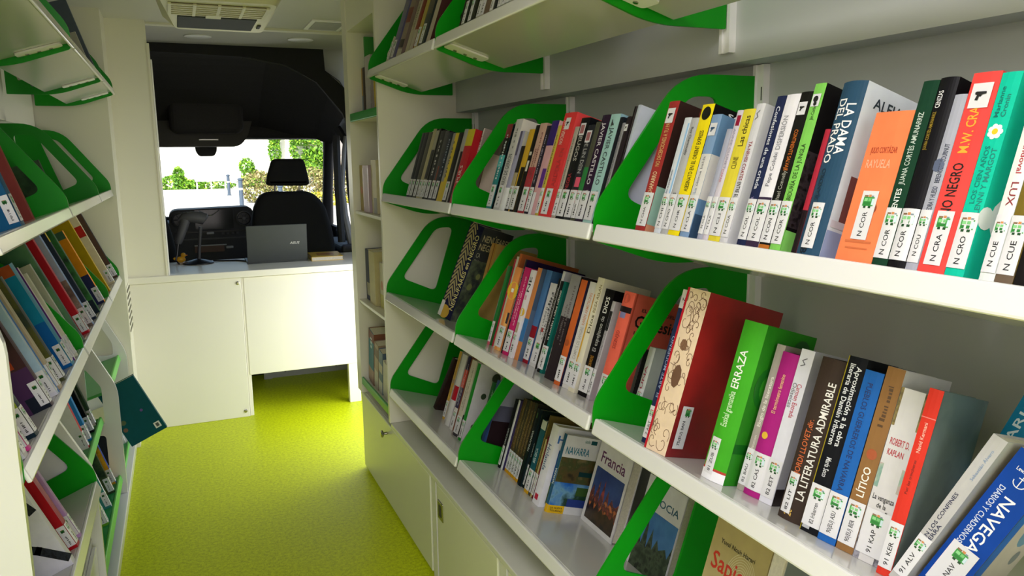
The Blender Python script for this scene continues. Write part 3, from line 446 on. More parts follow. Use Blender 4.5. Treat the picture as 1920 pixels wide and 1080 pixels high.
(2.0326,0.014,0.043,0.26,0.17,0.,'#6f5c4c','#2a2a28',[],'','taupe book',{}),
(1.989,0.014,0.0229,0.25,0.17,0.,'#c4c0b4','#2a2a28',[],'-','white labelled book',{}),
(1.9655,0.014,0.0292,0.24,0.17,0.,'#23242c','#2a2a28',[],'','dark navy book',{}),
(1.9357,0.014,0.0255,0.27,0.17,0.,'#a9aaa8','#2a2a28',[],'-','pale grey book',{}),
(1.9096,0.014,0.0253,0.25,0.17,0.,'#b2b8a0','#2a2a28',[],'-','pale green grey book',{}),
(1.8837,0.014,0.0262,0.24,0.17,0.,'#9da496','#2a2a28',[],'-','ash green book',{}),
(1.8569,0.014,0.0267,0.26,0.17,0.,'#a9ae9c','#2a2a28',[],'-','light ash book',{}),
(1.8296,0.014,0.0184,0.25,0.17,0.,'#8f7c4c','#2a2a28',[],'','tan spined book',{}),
(1.8106,0.014,0.0333,0.24,0.17,0.,'#16120f','#2a2a28',[],'','jet black book',{}),
(1.7767,0.014,0.0307,0.27,0.17,0.,'#4a3a2c','#2a2a28',[],'','brown book',{}),
(1.7454,0.014,0.0271,0.25,0.17,0.,'#8a7a6a','#2a2a28',[],'','light brown book',{}),
],
}
# ------------------------------------------------------------------ books
def pistol(mb, place, k, m):
    for a, b in ((-.42, .42), ):
        mb.poly([place(x*k, y*k) for x, y in ((-.4,.2),(-.3,.26),(.38,.24),(.4,.08),(.12,.04),(.06,-.1),(-.06,-.08),(-.1,-.34),(-.32,-.3),(-.22,.02),(-.36,.06))], m)
def disc(mb, place, cx, cz, r, m, n=18, ry=None):
    ry = ry or r
    mb.poly([place(cx+r*math.cos(2*math.pi*i/n), cz+ry*math.sin(2*math.pi*i/n)) for i in range(n)], m)
def ribbon(mb, place, pts, wd, m):
    for i in range(len(pts)-1):
        a, b = Vector(pts[i]), Vector(pts[i+1]); d = (b-a)
        if d.length < 1e-6: continue
        nn = Vector((-d.y, d.x)).normalized()*wd*.5; e = d.normalized()*wd*.3
        mb.poly([place(*(a-e-nn)), place(*(b+e-nn)), place(*(b+e+nn)), place(*(a-e+nn))], m)
EMG = [((-.42,-.3,.42,.3), '#3d9a46'), ((-.34,.02,-.08,.22), '#8fd18f'), ((-.02,.02,.2,.22), '#79c27c'), ((.26,-.22,.44,.2), '#cfe3ea'),
       ((-.36,-.24,.2,-.04), '#2f7f3a'), ((-.4,.3,-.1,.42), '#8a6b50'), ((-.06,.3,.14,.46), '#d08a52'), ((.16,.3,.34,.4), '#7d8f9a'),
       ((-.3,-.44,-.1,-.28), '#1f4a2a'), ((.08,-.44,.28,-.28), '#1f4a2a')]
def emblem(mb, place, cx, cz, k):
    for (a, b, c, d), col in EMG:
        m = mat(col, .4, var=0)
        mb.poly([place(cx+x*k, cz+y*k) for x, y in ((a,b),(c,b),(c,d),(a,d))], m)
def scribble(mb, place, L, hh, m, rng):
    x = -L/2
    while x < L/2:
        wl_ = hh*rng.uniform(.25, .6); x2 = min(L/2, x+wl_); ht = hh*rng.choice((.6, .75, 1))
        mb.poly([place(x, -hh/2), place(x2, -hh/2), place(x2, -hh/2+ht), place(x, -hh/2+ht)], m)
        x = x2+hh*rng.choice((.2, .22, .25, .7))
def make_book(w, h, dep, spc, cvc, dec, code, opt, side, seed, M, face=False):
    rng = random.Random(seed); hard = opt.get('hard'); t = .0036 if hard else .002
    if face: t = .003
    bul = (.12*min(w, .06) if hard else .0012) if not face else 0
    spm = mat(spc, .4, coat=0, spec=.08); cvm = mat(cvc, .4, coat=0, spec=.08)
    mb = MB(); n = 8 if hard else 3
    yo = lambda x: -bul*(1-(2*x/w-1)**2)
    # spine strip, boards
    xs = [w*i/n for i in range(n+1)]
    for i in range(n):
        a, b = xs[i], xs[i+1]
        mb.poly([(a,yo(a),0),(b,yo(b),0),(b,yo(b),h),(a,yo(a),h)], spm)
        mb.poly([(a,t,0),(a,t,h),(b,t,h),(b,t,0)], spm)
        mb.poly([(a,yo(a),h),(b,yo(b),h),(b,t,h),(a,t,h)], spm); mb.poly([(a,yo(a),0),(a,t,0),(b,t,0),(b,yo(b),0)], spm)
    if face:
        mb.box((0,t,0), (t,dep,h), spm); mb.box((t,dep-t,0), (w,dep,h), cvm)
    else:
        mb.box((0,0,0), (t,dep,h), cvm); mb.box((w-t,0,0), (w,dep,h), cvm)
    stick = []; k = 0
    for dc in dec:
        k += 1; ep = .0003+.00005*k; T = dc[0]
        P = lambda x, z, ep=ep: (x, yo(min(max(x, 0), w))-ep, z)
        if side > 0: Q = lambda u, v, ep=ep: (w+ep, u*dep, v*h)
        else: Q = lambda u, v, ep=ep: (-ep, u*dep, v*h)
        if hard and T == 'T':
            ep += bul*.1; P = lambda x, z, ep=ep: (x, yo(min(max(x, 0), w))-ep, z)
        if T == 'B':
            v0, v1, col = dc[1:4]; x0, x1 = (dc[4], dc[5]) if len(dc) > 4 else (0, 1)
            if v1 > v0:
                m = mat(col, .4, coat=0, spec=.08); ss = [x0+(x1-x0)*i/6 for i in range(7)]
                for i in range(6): mb.poly([P(ss[i]*w, v0*h), P(ss[i+1]*w, v0*h), P(ss[i+1]*w, v1*h), P(ss[i]*w, v1*h)], m)
        elif T == 'PS':
            m = picmat(dc[3], 40); mb.poly([P(0, dc[1]*h), P(w, dc[1]*h), P(w, dc[2]*h), P(0, dc[2]*h)], m)
        elif T == 'T':
            _, s, col, v0, v1, di, cx, ch = dc; m = mat(col, .4, var=0); zc = (v0+v1)/2*h; c = cx*w
            if di == 'u': lettering(mb, s, m, lambda a, b: P(c-b, zc+a), (v1-v0)*h, ch*w, .012)
            elif di == 'd': lettering(mb, s, m, lambda a, b: P(c+b, zc-a), (v1-v0)*h, ch*w, .012)
            else: lettering(mb, s, m, lambda a, b: P(c+a, zc+b), ch*w, (v1-v0)*h*.8, .012)
        elif T in ('TS', 'TS2', 'T2'):
            m = mat(dc[1], .45, var=0)
            for cx, a, b in (((.5, .36, .9),) if T == 'TS' else ((.5, .68, .9),) if T == 'TS2' else ((.36, .38, .72), (.66, .34, .9))):
                scribble(mb, lambda p, q: P(cx*w-q, (a+b)/2*h+p), (b-a)*h, w*(.3 if T != 'T2' else .18), m, rng)
        elif T == 'O': disc(mb, P, dc[2]*w, dc[1]*h, dc[3]*w, mat(dc[4], .4))
        elif T == 'F':
            r = dc[3]*w
            for i in range(7):
                a = 2*math.pi*i/7; disc(mb, P, dc[2]*w+r*.62*math.cos(a), dc[1]*h+r*.62*math.sin(a), r*.36, mat('#f4f5ee', .4), 10)
            ep2 = ep+.0002; disc(mb, lambda x, z: (x, yo(x)-ep2, z), dc[2]*w, dc[1]*h, r*.38, mat('#e8c22a', .4), 12)
        elif T == 'Z':
            m = mat(dc[1], .4)
            for i in range(15):
                z = h*(.14+.055*i)
                for q in (0, .017):
                    ribbon(mb, P, [(w*.08, z+q), (w*.32, z+.03+q), (w*.6, z+q)], .005, m)
        elif T == 'W':
            m = mat(dc[1], .5)
            for i in range(46):
                cx, cz, r = rng.uniform(.18, .92)*w, rng.uniform(.03, .97)*h, rng.uniform(.004, .014); a0 = rng.uniform(0, 6.3); tw = rng.choice((1, -1))
                ribbon(mb, P, [(min(max(cx+r*(1-j/11)*math.cos(a0+tw*j*.62), w*.12), w*.98), cz+r*1.5*(1-j/11)*math.sin(a0+tw*j*.62)) for j in range(10)], .0011, m)
            disc(mb, P, w*.55, h*.47, w*.2, mat('#6a4a38', .5), 9, .024); disc(mb, P, w*.5, h*.66, w*.16, mat('#7d5a44', .5), 8, .012)
        elif T == 'AN':
            m = mat('#e6e9f2', .4, var=0); c, z, r = dc[2]*w, dc[1]*h, .008
            ribbon(mb, P, [(c, z+r), (c, z-r)], .0012, m); ribbon(mb, P, [(c-r*.5, z+r*.6), (c+r*.5, z+r*.6)], .0012, m)
            ribbon(mb, P, [(c+r*math.cos(a), z-r*.1+r*math.sin(a)*.9) for a in [math.pi+math.pi*i/8 for i in range(9)]], .0012, m)
        elif T == 'P':
            m = mat('#33333a', .45, var=0); c = w*.4; z = h*.92
            if dc[1] == 'g': pistol(mb, lambda a, b: P(c-b, z+a), w*.5, m)
            else: ribbon(mb, P, [(c-w*.15, z-.008), (c+w*.15, z-.004), (c-w*.1, z+.002), (c+w*.2, z+.007)], .0014, m)
        elif T == 'G': stick.append(dc[1])
        elif T == 'CB':
            m = mat(dc[5], .4, coat=0, spec=.08); u0, u1, v0, v1 = dc[1:5]; q = [Q(u0, v0), Q(u1, v0), Q(u1, v1), Q(u0, v1)]
            mb.poly(q if side > 0 else q[::-1], m)
        elif T == 'CP':
            m = picmat(dc[5], dc[6]); u0, u1, v0, v1 = dc[1:5]; q = [Q(u0, v0), Q(u1, v0), Q(u1, v1), Q(u0, v1)]
            mb.poly(q if side > 0 else q[::-1], m)
        elif T == 'CT':
            _, s, col, u0, u1, v0, v1 = dc; uc, vc = (u0+u1)/2, (v0+v1)/2
            lettering(mb, s, mat(col, .4, var=0), lambda a, b: Q(uc+a, vc+b), u1-u0, v1-v0, .015)
        elif T == 'CT2':
            _, s, col, u0, u1, v0, v1 = dc; uc, vc = (u0+u1)/2, (v0+v1)/2
            lettering(mb, s, mat(col, .4, var=0), lambda a, b: Q(uc-b, vc+a), v1-v0, u1-u0)
        elif T == 'CO':
            m = mat(dc[4], .4); r = dc[3]*dep
            disc(mb, lambda x, z: Q(x/dep, z/h), dc[1]*dep, dc[2]*h, r, m, 14)
        elif T == 'CK':
            m = mat('#17151a', .5); u, v = dc[1:3]; F = lambda a, b: Q(u+a*.12, v+b*.07)
            mb.poly([F(*p) for p in ((-.8,-1),(.9,-1),(1,-.2),(.5,.4),(.55,1.1),(.25,.8),(-.1,.85),(-.35,1.15),(-.4,.5),(-.75,-.1))], m)
            ribbon(mb, lambda x, z: Q(x/dep, z/h), [((u+.1)*dep, (v-.07)*h), ((u+.2)*dep, (v-.02)*h), ((u+.16)*dep, (v+.08)*h)], .004, m)
        elif T == 'CS':
            m = picmat(['#0f1116', '#2a2f38', '#16181f'], 60)
            for st in ([(-.02,.08),(.2,.24),(.45,.4),(.75,.55),(1,.6)], [(.05,.56),(.12,.72),(.3,.86),(.6,.97)]):
                ribbon(mb, lambda x, z: Q(x/dep, z/h), [(max(.003, a*dep), b*h) for a, b in st], .024, m)
        elif T == 'FG':   # concentric finger-print arcs on a face-out cover
            m = mat(dc[3], .5)
            for i in range(11):
                r = .006+.0042*i
                ribbon(mb, P, [(dc[1]*w+r*math.cos(a)*.9, dc[2]*h+r*1.25*math.sin(a)) for a in [math.pi*(.02+.96*j/14) for j in range(15)]], .0012, m)
        elif T == 'SP':   # printed photo on a face-out cover
            m = picmat(dc[5], dc[6]); u0, u1, v0, v1 = dc[1:5]
            mb.poly([P(u0*w, v0*h), P(u1*w, v0*h), P(u1*w, v1*h), P(u0*w, v1*h)], m)
        elif T == 'SK':   # ragged rock / tree silhouettes over the photo
            m = picmat(dc[5], dc[6]); u0, u1, v0, v1 = dc[1:5]; N = 12
            top = [(u1-(u1-u0)*i/N, v1*(1-.0)-(v1-v0)*abs(math.sin(i*1.7+dc[7]))*.55) for i in range(N+1)]
            mb.poly([P(u0*w, v0*h), P(u1*w, v0*h)]+[P(a*w, b*h) for a, b in top], m)
    o = mb.build('book'); o.matrix_world = M; o.location = M.to_translation(); o.rotation_euler = M.to_euler(); o.scale = (1,1,1)
    pg = MB()
    if face: pg.box((t,t,.003), (w-.003,dep-t,h-.003), PAGE)
    else: pg.box((t,t,.003), (w-t,dep-.004,h-.003), PAGE)
    pg.build('page_block', o)
    if code:
        lb = MB(); lw = opt.get('lw', min(.97, .037/w))*w; lx = opt.get('lx', .5)*w; lz = opt.get('lz', 0)*h+.011; lh = .068
        x0, x1 = max(.0004, lx-lw/2), min(w-.0004, lx+lw/2); ns = 5; E_ = .0012
        P = lambda x, z: (x, yo(min(max(x, 0), w))-E_, z); P2 = lambda x, z: (x, yo(min(max(x, 0), w))-E_-.0002, z)
        for i in range(ns):
            a, b = x0+(x1-x0)*i/ns, x0+(x1-x0)*(i+1)/ns; lb.poly([P(a, lz), P(b, lz), P(b, lz+lh), P(a, lz+lh)], LABELM)
        if side < 0:
            lb.poly([(-E_, 0, lz), (-E_, 0, lz+lh), (-E_, .022, lz+lh), (-E_, .022, lz)], LABELM)
            emblem(lb, lambda a, b: (-E_-.0002, .011-a, lz+lh*.76+b), 0, 0, .012)
            scribble(lb, lambda a, b: (-E_-.0002, .011-b, lz+lh*.3+a), lh*.42, .005, INK, rng)
        ww = x1-x0
        if ww > .006:
            emblem(lb, P2, (x0+x1)/2, lz+lh*.78, min(ww*.85, .021))
            c = (x0+x1)/2; hh = min(ww*.4, .0085)
            if code == '-': scribble(lb, lambda a, b: P2(c-b, lz+lh*.3+a), lh*.4, hh*.9, INK, rng)
            else: lettering(lb, code, INK, lambda a, b: P2(c-b, lz+lh*.32+a), min(lh*.5, hh*.85*len(code)), hh*.85, .01)
        lb.build('spine_label', o)
    if opt.get('cs'):
        lb = MB(); y0, y1, z0, z1 = .012, .046, .018, .105; e = w+.0018
        lb.poly([(e,y0,z0),(e,y1,z0),(e,y1,z1),(e,y0,z1)], LABELM); e2 = e+.0003
        emblem(lb, lambda a, b: (e2, a, b), .032, .092, .02)
        lettering(lb, '75(EU) SAN', INK, lambda a, b: (e2, .026-b, .05+a), .05, .008, .015); lb.build('cover_label', o)
    for ty in stick:
        st = MB(); sz = min(w*.72, .026); c = w*.5; z = h-.022-sz*.3; e3 = .0016
        P3 = lambda x, q: (x, yo(min(max(x, 0), w))-e3, q); P4 = lambda x, q: (x, yo(min(max(x, 0), w))-e3-.0003, q)
        st.poly([P3(c-sz/2, z-sz*.6), P3(c+sz/2, z-sz*.6), P3(c+sz/2, z+sz*.6), P3(c-sz/2, z+sz*.6)], LABELM)
        if ty == 'f': st.poly([P4(c-sz*.36, z-sz*.42), P4(c+sz*.36, z-sz*.42), P4(c+sz*.36, z+sz*.42), P4(c-sz*.36, z+sz*.42)], mat('#a5636a', .4)); 
        elif ty == 'b': pistol(st, lambda a, b: P4(c+a, z+b), sz*.72, mat('#23486e', .4))
        elif ty == 'm': disc(st, P4, c, z+sz*.1, sz*.3, mat('#1d1c22', .4)); disc(st, P4, c+sz*.05, z-sz*.35, sz*.2, mat('#1d1c22', .4))
        else: pistol(st, lambda a, b: P4(c+a, z+b), sz*.72, mat('#1d1c22', .4, var=0))
        st.build('genre_sticker', o)
    return o
ORD = 'first second third fourth fifth sixth seventh eighth ninth tenth eleventh twelfth thirteenth fourteenth fifteenth sixteenth seventeenth eighteenth nineteenth twentieth twenty-first twenty-second twenty-third twenty-fourth twenty-fifth twenty-sixth'.split()
TANR = {'l3': .42, 'l4': .42}
TAN = .31; TH = math.atan(TAN); CT, ST = math.cos(TH), math.sin(TH)
def frame(side, x0, z0, y, s=0, rise=0, yaw_=0, lean=0, w=0, tan=TAN):
    th = math.atan(tan); c, n = math.cos(th), math.sin(th)
    X = Vector((0, -side, 0)); Y = Vector((side*c, 0, -n)); Z = Vector((side*n, 0, c))
    o = Vector((x0, y, z0))+Y*s+Z*rise
    M = Matrix(((X.x, Y.x, Z.x, o.x), (X.y, Y.y, Z.y, o.y), (X.z, Y.z, Z.z, o.z), (0, 0, 0, 1)))
    M = M @ Matrix.Rotation(math.radians(yaw_), 4, 'Z')
    if lean: M = M @ Matrix.Translation((w, 0, 0)) @ Matrix.Rotation(lean, 4, 'Y') @ Matrix.Translation((-w, 0, 0))
    return M
SHELF = {'r1': (1, .779, .379), 'r2': (1, .82, -.14), 'r3': (1, .82, -.575), 'r4': (1, .82, -1.018),
         'l1': (-1, -.28, .405), 'l2': (-1, -.335, -.14), 'l3': (-1, -.335, -.615), 'l4': (-1, -.335, -1.085), 'l5': (-1, -.416, -1.196), 'l6': (-1, -.36, -1.50), 'l62': (-1, -.365, -1.6)}
ROWN = {'r1': 'top right shelf', 'r2': 'second right shelf', 'r3': 'third right shelf', 'r4': 'fourth right shelf',
        'l1': 'top left shelf', 'l2': 'second left shelf', 'l3': 'third left shelf', 'l4': 'lowest left shelf', 'l5': 'left wall', 'l6': 'left wall'}
BAY = ['far', 'middle', 'near']; BAYL = ['near', 'middle', 'far']
def place_books():
    for sid, L in BOOKS.items():
        row = sid[:2]; side, x0, z0 = SHELF.get(sid) or SHELF[row]; b = int(sid[2])
        for i, (y, s, w, h, dep, ln, sp, cv, dec, code, look, opt) in enumerate(L):
            lean = math.asin(ln/h) if ln else 0
            M = frame(side, x0, z0, y, s, .0004, opt.get('yaw', 0), lean, w, TANR.get(row, .31))
            o = make_book(w, h, dep, sp, cv, dec, code, opt, side, hash_(sid)+i, M)
            if row in ('l5', 'l6'): lab = look+', '+ORD[i]+' from near end'
            elif side > 0: lab = look+', '+ORD[i]+' from divider, '+ROWN[row]+', '+BAY[b]+' bay'
            else: lab = look+', '+ORD[i]+' from near end, '+ROWN[row]
            wds = lab.split()
            if len(wds) > 16: lab = look+', '+ROWN[row]+', '+(BAY[b] if side > 0 else BAYL[b])+' bay'
            tag(o, lab, 'book', 'books on the '+ROWN[row]+' in the '+(BAY[b] if side > 0 else BAYL[b])+' bay' if row[1] not in '56' else 'books in the low green bins')
def hash_(s): return sum(ord(c)*(i+3)*17 for i, c in enumerate(s))
# ------------------------------------------------------------------ room shell
def sbox(name, a, b, m, r=0):
    mb = MB(); (mb.rbox(a, b, m, r) if r else mb.box(a, b, m)); return struct(mb.build(name))
def floor_mat():
    m = bpy.data.materials.new('lime_linoleum'); m.use_nodes = True; nt = m.node_tree; b = nt.nodes['Principled BSDF']
    b.inputs['Roughness'].default_value = .42; b.inputs['Specular IOR Level'].default_value = .18
    tc = nt.nodes.new('ShaderNodeTexCoord'); n1 = nt.nodes.new('ShaderNodeTexNoise'); n2 = nt.nodes.new('ShaderNodeTexNoise'); n3 = nt.nodes.new('ShaderNodeTexNoise')
    n1.inputs['Scale'].default_value = 220; n2.inputs['Scale'].default_value = 75; n3.inputs['Scale'].default_value = 4; n1.inputs['Detail'].default_value = 3; n2.inputs['Detail'].default_value = 6
    r1 = nt.nodes.new('ShaderNodeValToRGB'); mx = nt.nodes.new('ShaderNodeMath'); mx.operation = 'ADD'; m2 = nt.nodes.new('ShaderNodeMath'); m2.operation = 'MULTIPLY'; m2.inputs[1].default_value = .5
    for n in (n1, n2, n3): nt.links.new(tc.outputs['Object'], n.inputs['Vector'])
    nt.links.new(n1.outputs['Fac'], mx.inputs[0]); nt.links.new(n2.outputs['Fac'], mx.inputs[1]); nt.links.new(mx.outputs[0], m2.inputs[0]); nt.links.new(m2.outputs[0], r1.inputs['Fac'])
    e = r1.color_ramp.elements; e[0].position = .36; e[0].color = lin('#a0ad0a')+(1,); e[1].position = .62; e[1].color = lin('#d0dc16')+(1,)
    k = e.new(.47); k.color = lin('#bac70e')+(1,)
    nt.links.new(r1.outputs['Color'], b.inputs['Base Color']); return m
FLOORM = floor_mat(); CABD = mat('#232325', .7, var=.1, scale=40)
sbox('floor', (-.78,-1.6,-1.70), (1.30,6.15,-1.641), FLOORM)
sbox('ceiling', (-.78,-1.6,.82), (1.30,6.04,.87), CEILM)
sbox('wall_right', (1.255,-1.6,-1.641), (1.30,4.03,.82), WALLM)
sbox('wall_left', (-.80,-1.6,-1.641), (-.76,4.85,.82), CREAM)
sbox('trim_1', (1.17,-1.6,.206), (1.255,3.345,.82), BEAMM)
sbox('trim_2', (-.76,-1.6,.19), (-.665,4.83,.82), CREAM)
sbox('wall_front_left', (-.76,4.835,-1.641), (-.312,5.1395,.82), CREAM)
sbox('wall_side_door', (1.255,4.03,.64), (1.30,5.16,.82), CREAM)          # lintel of the open side door
sbox('wall_cab_left', (-.80,5.15,-1.75), (-.76,8.3,.9), CABD)
sbox('wall_cab_right', (1.36,7.2,-1.75), (1.40,8.3,-.62), CABD)
sbox('wall_cab_front', (-.80,7.9,-1.75), (1.40,8.0,-.5), CABD)
sbox('ceiling_cab', (-.80,6.04,.84), (1.40,7.9,.9), CABD)
sbox('floor_cab', (-.80,6.15,-1.75), (1.40,7.95,-1.66), CABD)
sbox('trim_3', (-.312,5.2,.808), (1.255,5.265,.82), mat('#e4e0cc', .45, var=.01))
# partition beside the desk opening, with a pale edge strip
sbox('wall_partition', (-.33,5.14,-.68), (-.10,5.17,.82), CREAM)
mb = MB(); mb.box((-.10,5.135,-.68), (-.088,5.19,.69), CREAM); mb.box((-.087,5.15,-.68), (-.080,5.20,.60), METALW); struct(mb.build('trim_4'))
# louvred vent in the low part of the front left block
mb = MB(); mb.box((-.312,4.85,-1.0), (-.309,5.13,-.70), CREAM); vent = mb.build('vent_grille')
for i in range(7):
    q = MB(); z = -.73-.038*i; q.box((-.3095,4.87,z), (-.306,5.11,z+.012), mat('#6d6a58', .6)); q.build('slot', vent)
tag(vent, 'louvred cream vent in the low wall beside the desk', 'vent')
# end wall of the shelving and the narrow pillar bookcase
sbox('wall_end_panel', (.815,3.345,-1.19), (1.255,3.37,.82), CREAM)
# ------------------------------------------------------------------ tilted shelves
def side_panel(side, rear, name, parent, loc):
    pts = [(0,-.038), (0,.035), (.215,.32), (rear,.32), (rear,-.10), (.18,-.10)]
    out = roundpoly(pts, [.012,.06,.075,.004,.004,.06], 6)
    hole = roundpoly([(.072,.055), (.225,-.014), (min(.318, rear-.06),.272), (.236,.272)], [.03,.025,.03,.03], 5)
    mb = MB(); E = Vector((0,-.007,0))
    f = lambda L: [Vector((side*x, 0, z)) for x, z in L]
    mb.prism(f(out), E, GREEN, [f(hole)])
    o = mb.build(name, parent); o.location = loc; return o
def tilted_shelf(row, yf, yn, label, group, far=True, near=False):
    side, x0, z0 = SHELF[row]; rear = .372 if row in ('r1', 'l1') else .425; dp = .245 if row in ('r1', 'l1') else .33
    root = empty('tilted_bookshelf', (x0, yf, z0)); tag(root, label, 'bookshelf', group)
    L = yf-yn; th = math.atan(TANR.get(row, TAN)); CT, ST = math.cos(th), math.sin(th)
    X = Vector((0,-1,0)); Y = Vector((side*CT,0,-ST)); Z = Vector((side*ST,0,CT))
    M = Matrix(((X.x,Y.x,Z.x,0),(X.y,Y.y,Z.y,0),(X.z,Y.z,Z.z,0),(0,0,0,1)))
    b = MB(); b.rbox((.012,.011,-.018), (L-.004,dp,0), BOARDM, .002, 1, M); b.build('shelf_board', root)
    b = MB(); b.rbox((.012,0,-.037), (L-.004,.011,0), LAM, .004, 2, M); b.build('front_lip', root)
    if far: side_panel(side, rear, 'side_panel', root, (0,0,0))
    if near: side_panel(side, rear, 'side_panel', root, (0,-L+.007,0))
    p = MB(); out = roundpoly([(.010,.03), (.082,.03), (.082,.165), (.010,.165)], .016, 4)
    p.prism([M @ Vector((x, y, -.0235)) for x, y in out], M.to_3x3() @ Vector((0,0,.005)), METALW); pl = p.build('bracket_plate', root)
    for yy in (.065, .10, .135):
        s = MB(); bm = bmesh.new(); bmesh.ops.create_cone(bm, cap_ends=True, segments=10, radius1=.006, radius2=.006, depth=.003)
        s.frombm(bm, STEEL, M @ Matrix.Translation((.03, yy, -.0248))); s.build('screw', pl)
    return root
RY = [(3.338,2.418), (2.411,1.474), (1.467,.50)]
LY = [(2.95,1.785), (4.06,2.957), (4.82,4.067)]
RN = {'r1': 'top', 'r2': 'second', 'r3': 'third', 'r4': 'fourth'}
for row in ('r1', 'r2', 'r3', 'r4'):
    for i, (a, b) in enumerate(RY):
        tilted_shelf(row, a, b, f'white tilted shelf with green side panel, {RN[row]} right row, {BAY[i]} bay', 'tilted shelves on the right wall', near=(i == 2))
for row, nm in (('l1','top'), ('l2','second'), ('l3','third')):
    for i, (a, b) in enumerate(LY):
        tilted_shelf(row, a, b, f'white tilted shelf with green side panel, {nm} left row, {BAYL[i]} bay', 'tilted shelves on the left wall', near=(i == 0))
tilted_shelf('l4', 2.921, 1.785, 'white tilted shelf with green side panel, lowest left row, holding red picture book', 'tilted shelves on the left wall')
# slotted wall standards behind the right shelves
def standard(x, y, z0, z1, label, k):
    mb = MB(); mb.box((x-.014,y-.018,z0), (x,y+.018,z1), METALW); mb.box((x-.018,y-.018,z0), (x-.014,y-.008,z1), METALW); mb.box((x-.018,y+.008,z0), (x-.014,y+.018,z1), METALW)
    o = mb.build('slotted_standard'); z = z1-.05
    m = mat('#3b3b3d', .7)
    while z > max(z0+.03, z1-.45):
        for q in (-.013, .013): sl = MB(); sl.box((x-.0185,y+q-.0015,z-.03), (x-.0178,y+q+.0015,z), m); sl.build('slot', o)
        z -= .045
    return tag(o, label, 'wall standard', 'slotted standards on the right wall')
for i, y in enumerate((2.415, 1.471)):
    standard(1.255, y-.022, -1.18, .204, 'white slotted standard behind the lower shelves between '+('far and middle' if i == 0 else 'middle and near')+' bays', i)
    standard(1.17, y-.004, .228, .80, 'short white slotted standard on the upper ledge between '+('far and middle' if i == 0 else 'middle and near')+' bays', i)
standard(1.255, 3.31, -1.18, .204, 'white slotted standard in the corner of the far bay', 3)
# ------------------------------------------------------------------ low cabinets and counter on the right
def cabinet(y0, y1, label, knob=None, latch=None):
    root = empty('base_cabinet', (1.04, (y0+y1)/2, -1.641)); tag(root, label, 'cabinet', 'low cabinets along the right wall')
    cx, cy, cz = root.location
    def part(name, mb, par=root): return mb.build(name, par)
    R = lambda a, b: ((a[0]-cx, a[1]-cy, a[2]-cz), (b[0]-cx, b[1]-cy, b[2]-cz))
    m = MB(); m.box(*R((.835,y0,-1.641), (1.25,y1,-1.212)), LAM); part('body', m)
    m = MB(); m.rbox(*R((.82,y0+.015,-1.622), (.836,y1-.015,-1.214)), DOORM, .004); d = part('door', m)
    if knob:
        m = MB(); m.lathe([(.004,-.0), (.007,-.004), (.006,-.018), (.016,-.024), (.017,-.03), (.01,-.034)], STEEL, (.82-cx, knob[0]-cy, knob[1]-cz), 'X', 16); m.build('knob', d)
    if latch:
        m = MB(); y, z = latch; m.rbox(*R((.816,y-.03,z-.037), (.822,y+.03,z+.037)), STEEL, .003); l = m.build('latch', d)
        m = MB(); m.box(*R((.8145,y-.012,z-.022), (.8165,y+.012,z+.022)), mat('#2e2c28', .5)); m.build('latch_recess', l)
    return root
cabinet(2.745, 3.985, 'low cabinet with round steel knob under the narrow pillar bookcase', knob=(3.42,-1.262))
cabinet(2.045, 2.69, 'low cabinet with square recessed latch under the far bay', latch=(2.625,-1.306))
cabinet(.9, 1.99, 'low cabinet at bottom edge of the picture, under the middle bay')
for y0, y1, lb in ((2.692,2.743,'white filler strip between knob cabinet and latch cabinet'), (1.992,2.043,'white filler strip after the latch cabinet, near picture bottom')):
    mb = MB(); mb.box((.822,y0,-1.641), (1.25,y1,-1.212), LAM); tag(mb.build('cabinet_filler'), lb, 'filler strip', 'filler strips between low cabinets')
mb = MB(); mb.rbox((.818,.3,-1.211), (1.253,3.343,-1.19), mat('#d9d8d2', .3, coat=.2, var=.01), .003); tag(mb.build('counter_top'), 'pale grey counter top under the lowest right shelves', 'counter top')
# ------------------------------------------------------------------ narrow pillar bookcase
nb = empty('narrow_bookcase', (1.04, 3.7, -1.19)); tag(nb, 'narrow cream bookcase built beside the side door', 'bookcase')
def npart(name, a, b, m, r=0):
    q = MB(); A = (a[0]-1.04, a[1]-3.7, a[2]+1.19); B = (b[0]-1.04, b[1]-3.7, b[2]+1.19)
    (q.rbox(A, B, m, r) if r else q.box(A, B, m)); return q.build(name, nb)
npart('side_panel', (.815,3.935,-1.208), (1.25,4.03,.815), CREAM)
npart('back_panel', (1.12,3.372,-1.19), (1.14,3.935,.815), CREAM)
npart('header', (.818,3.372,.62), (1.12,3.935,.815), CREAM)
npart('green_panel', (.90,3.915,.2), (1.12,3.934,.60), mat('#3c9a3a', .4, var=.02))
for z, m, nm in ((.195, GREEN, 'green_shelf'), (-.262, CREAM, 'shelf'), (-.718, CREAM, 'shelf'), (-1.155, LIME, 'green_shelf')):
    q = MB(); q.rbox((-.218,-.326,z+1.19-.004), (.08,.233,z+1.19+.012), m if nm == 'shelf' else CREAM, .003); s_ = q.build(nm, nb)
    if nm != 'shelf': q = MB(); q.rbox((-.224,-.324,z+1.19-.006), (-.212,.232,z+1.19+.034), GREEN if z > 0 else mat('#2f9a40', .35), .004); q.build('green_lip', s_)
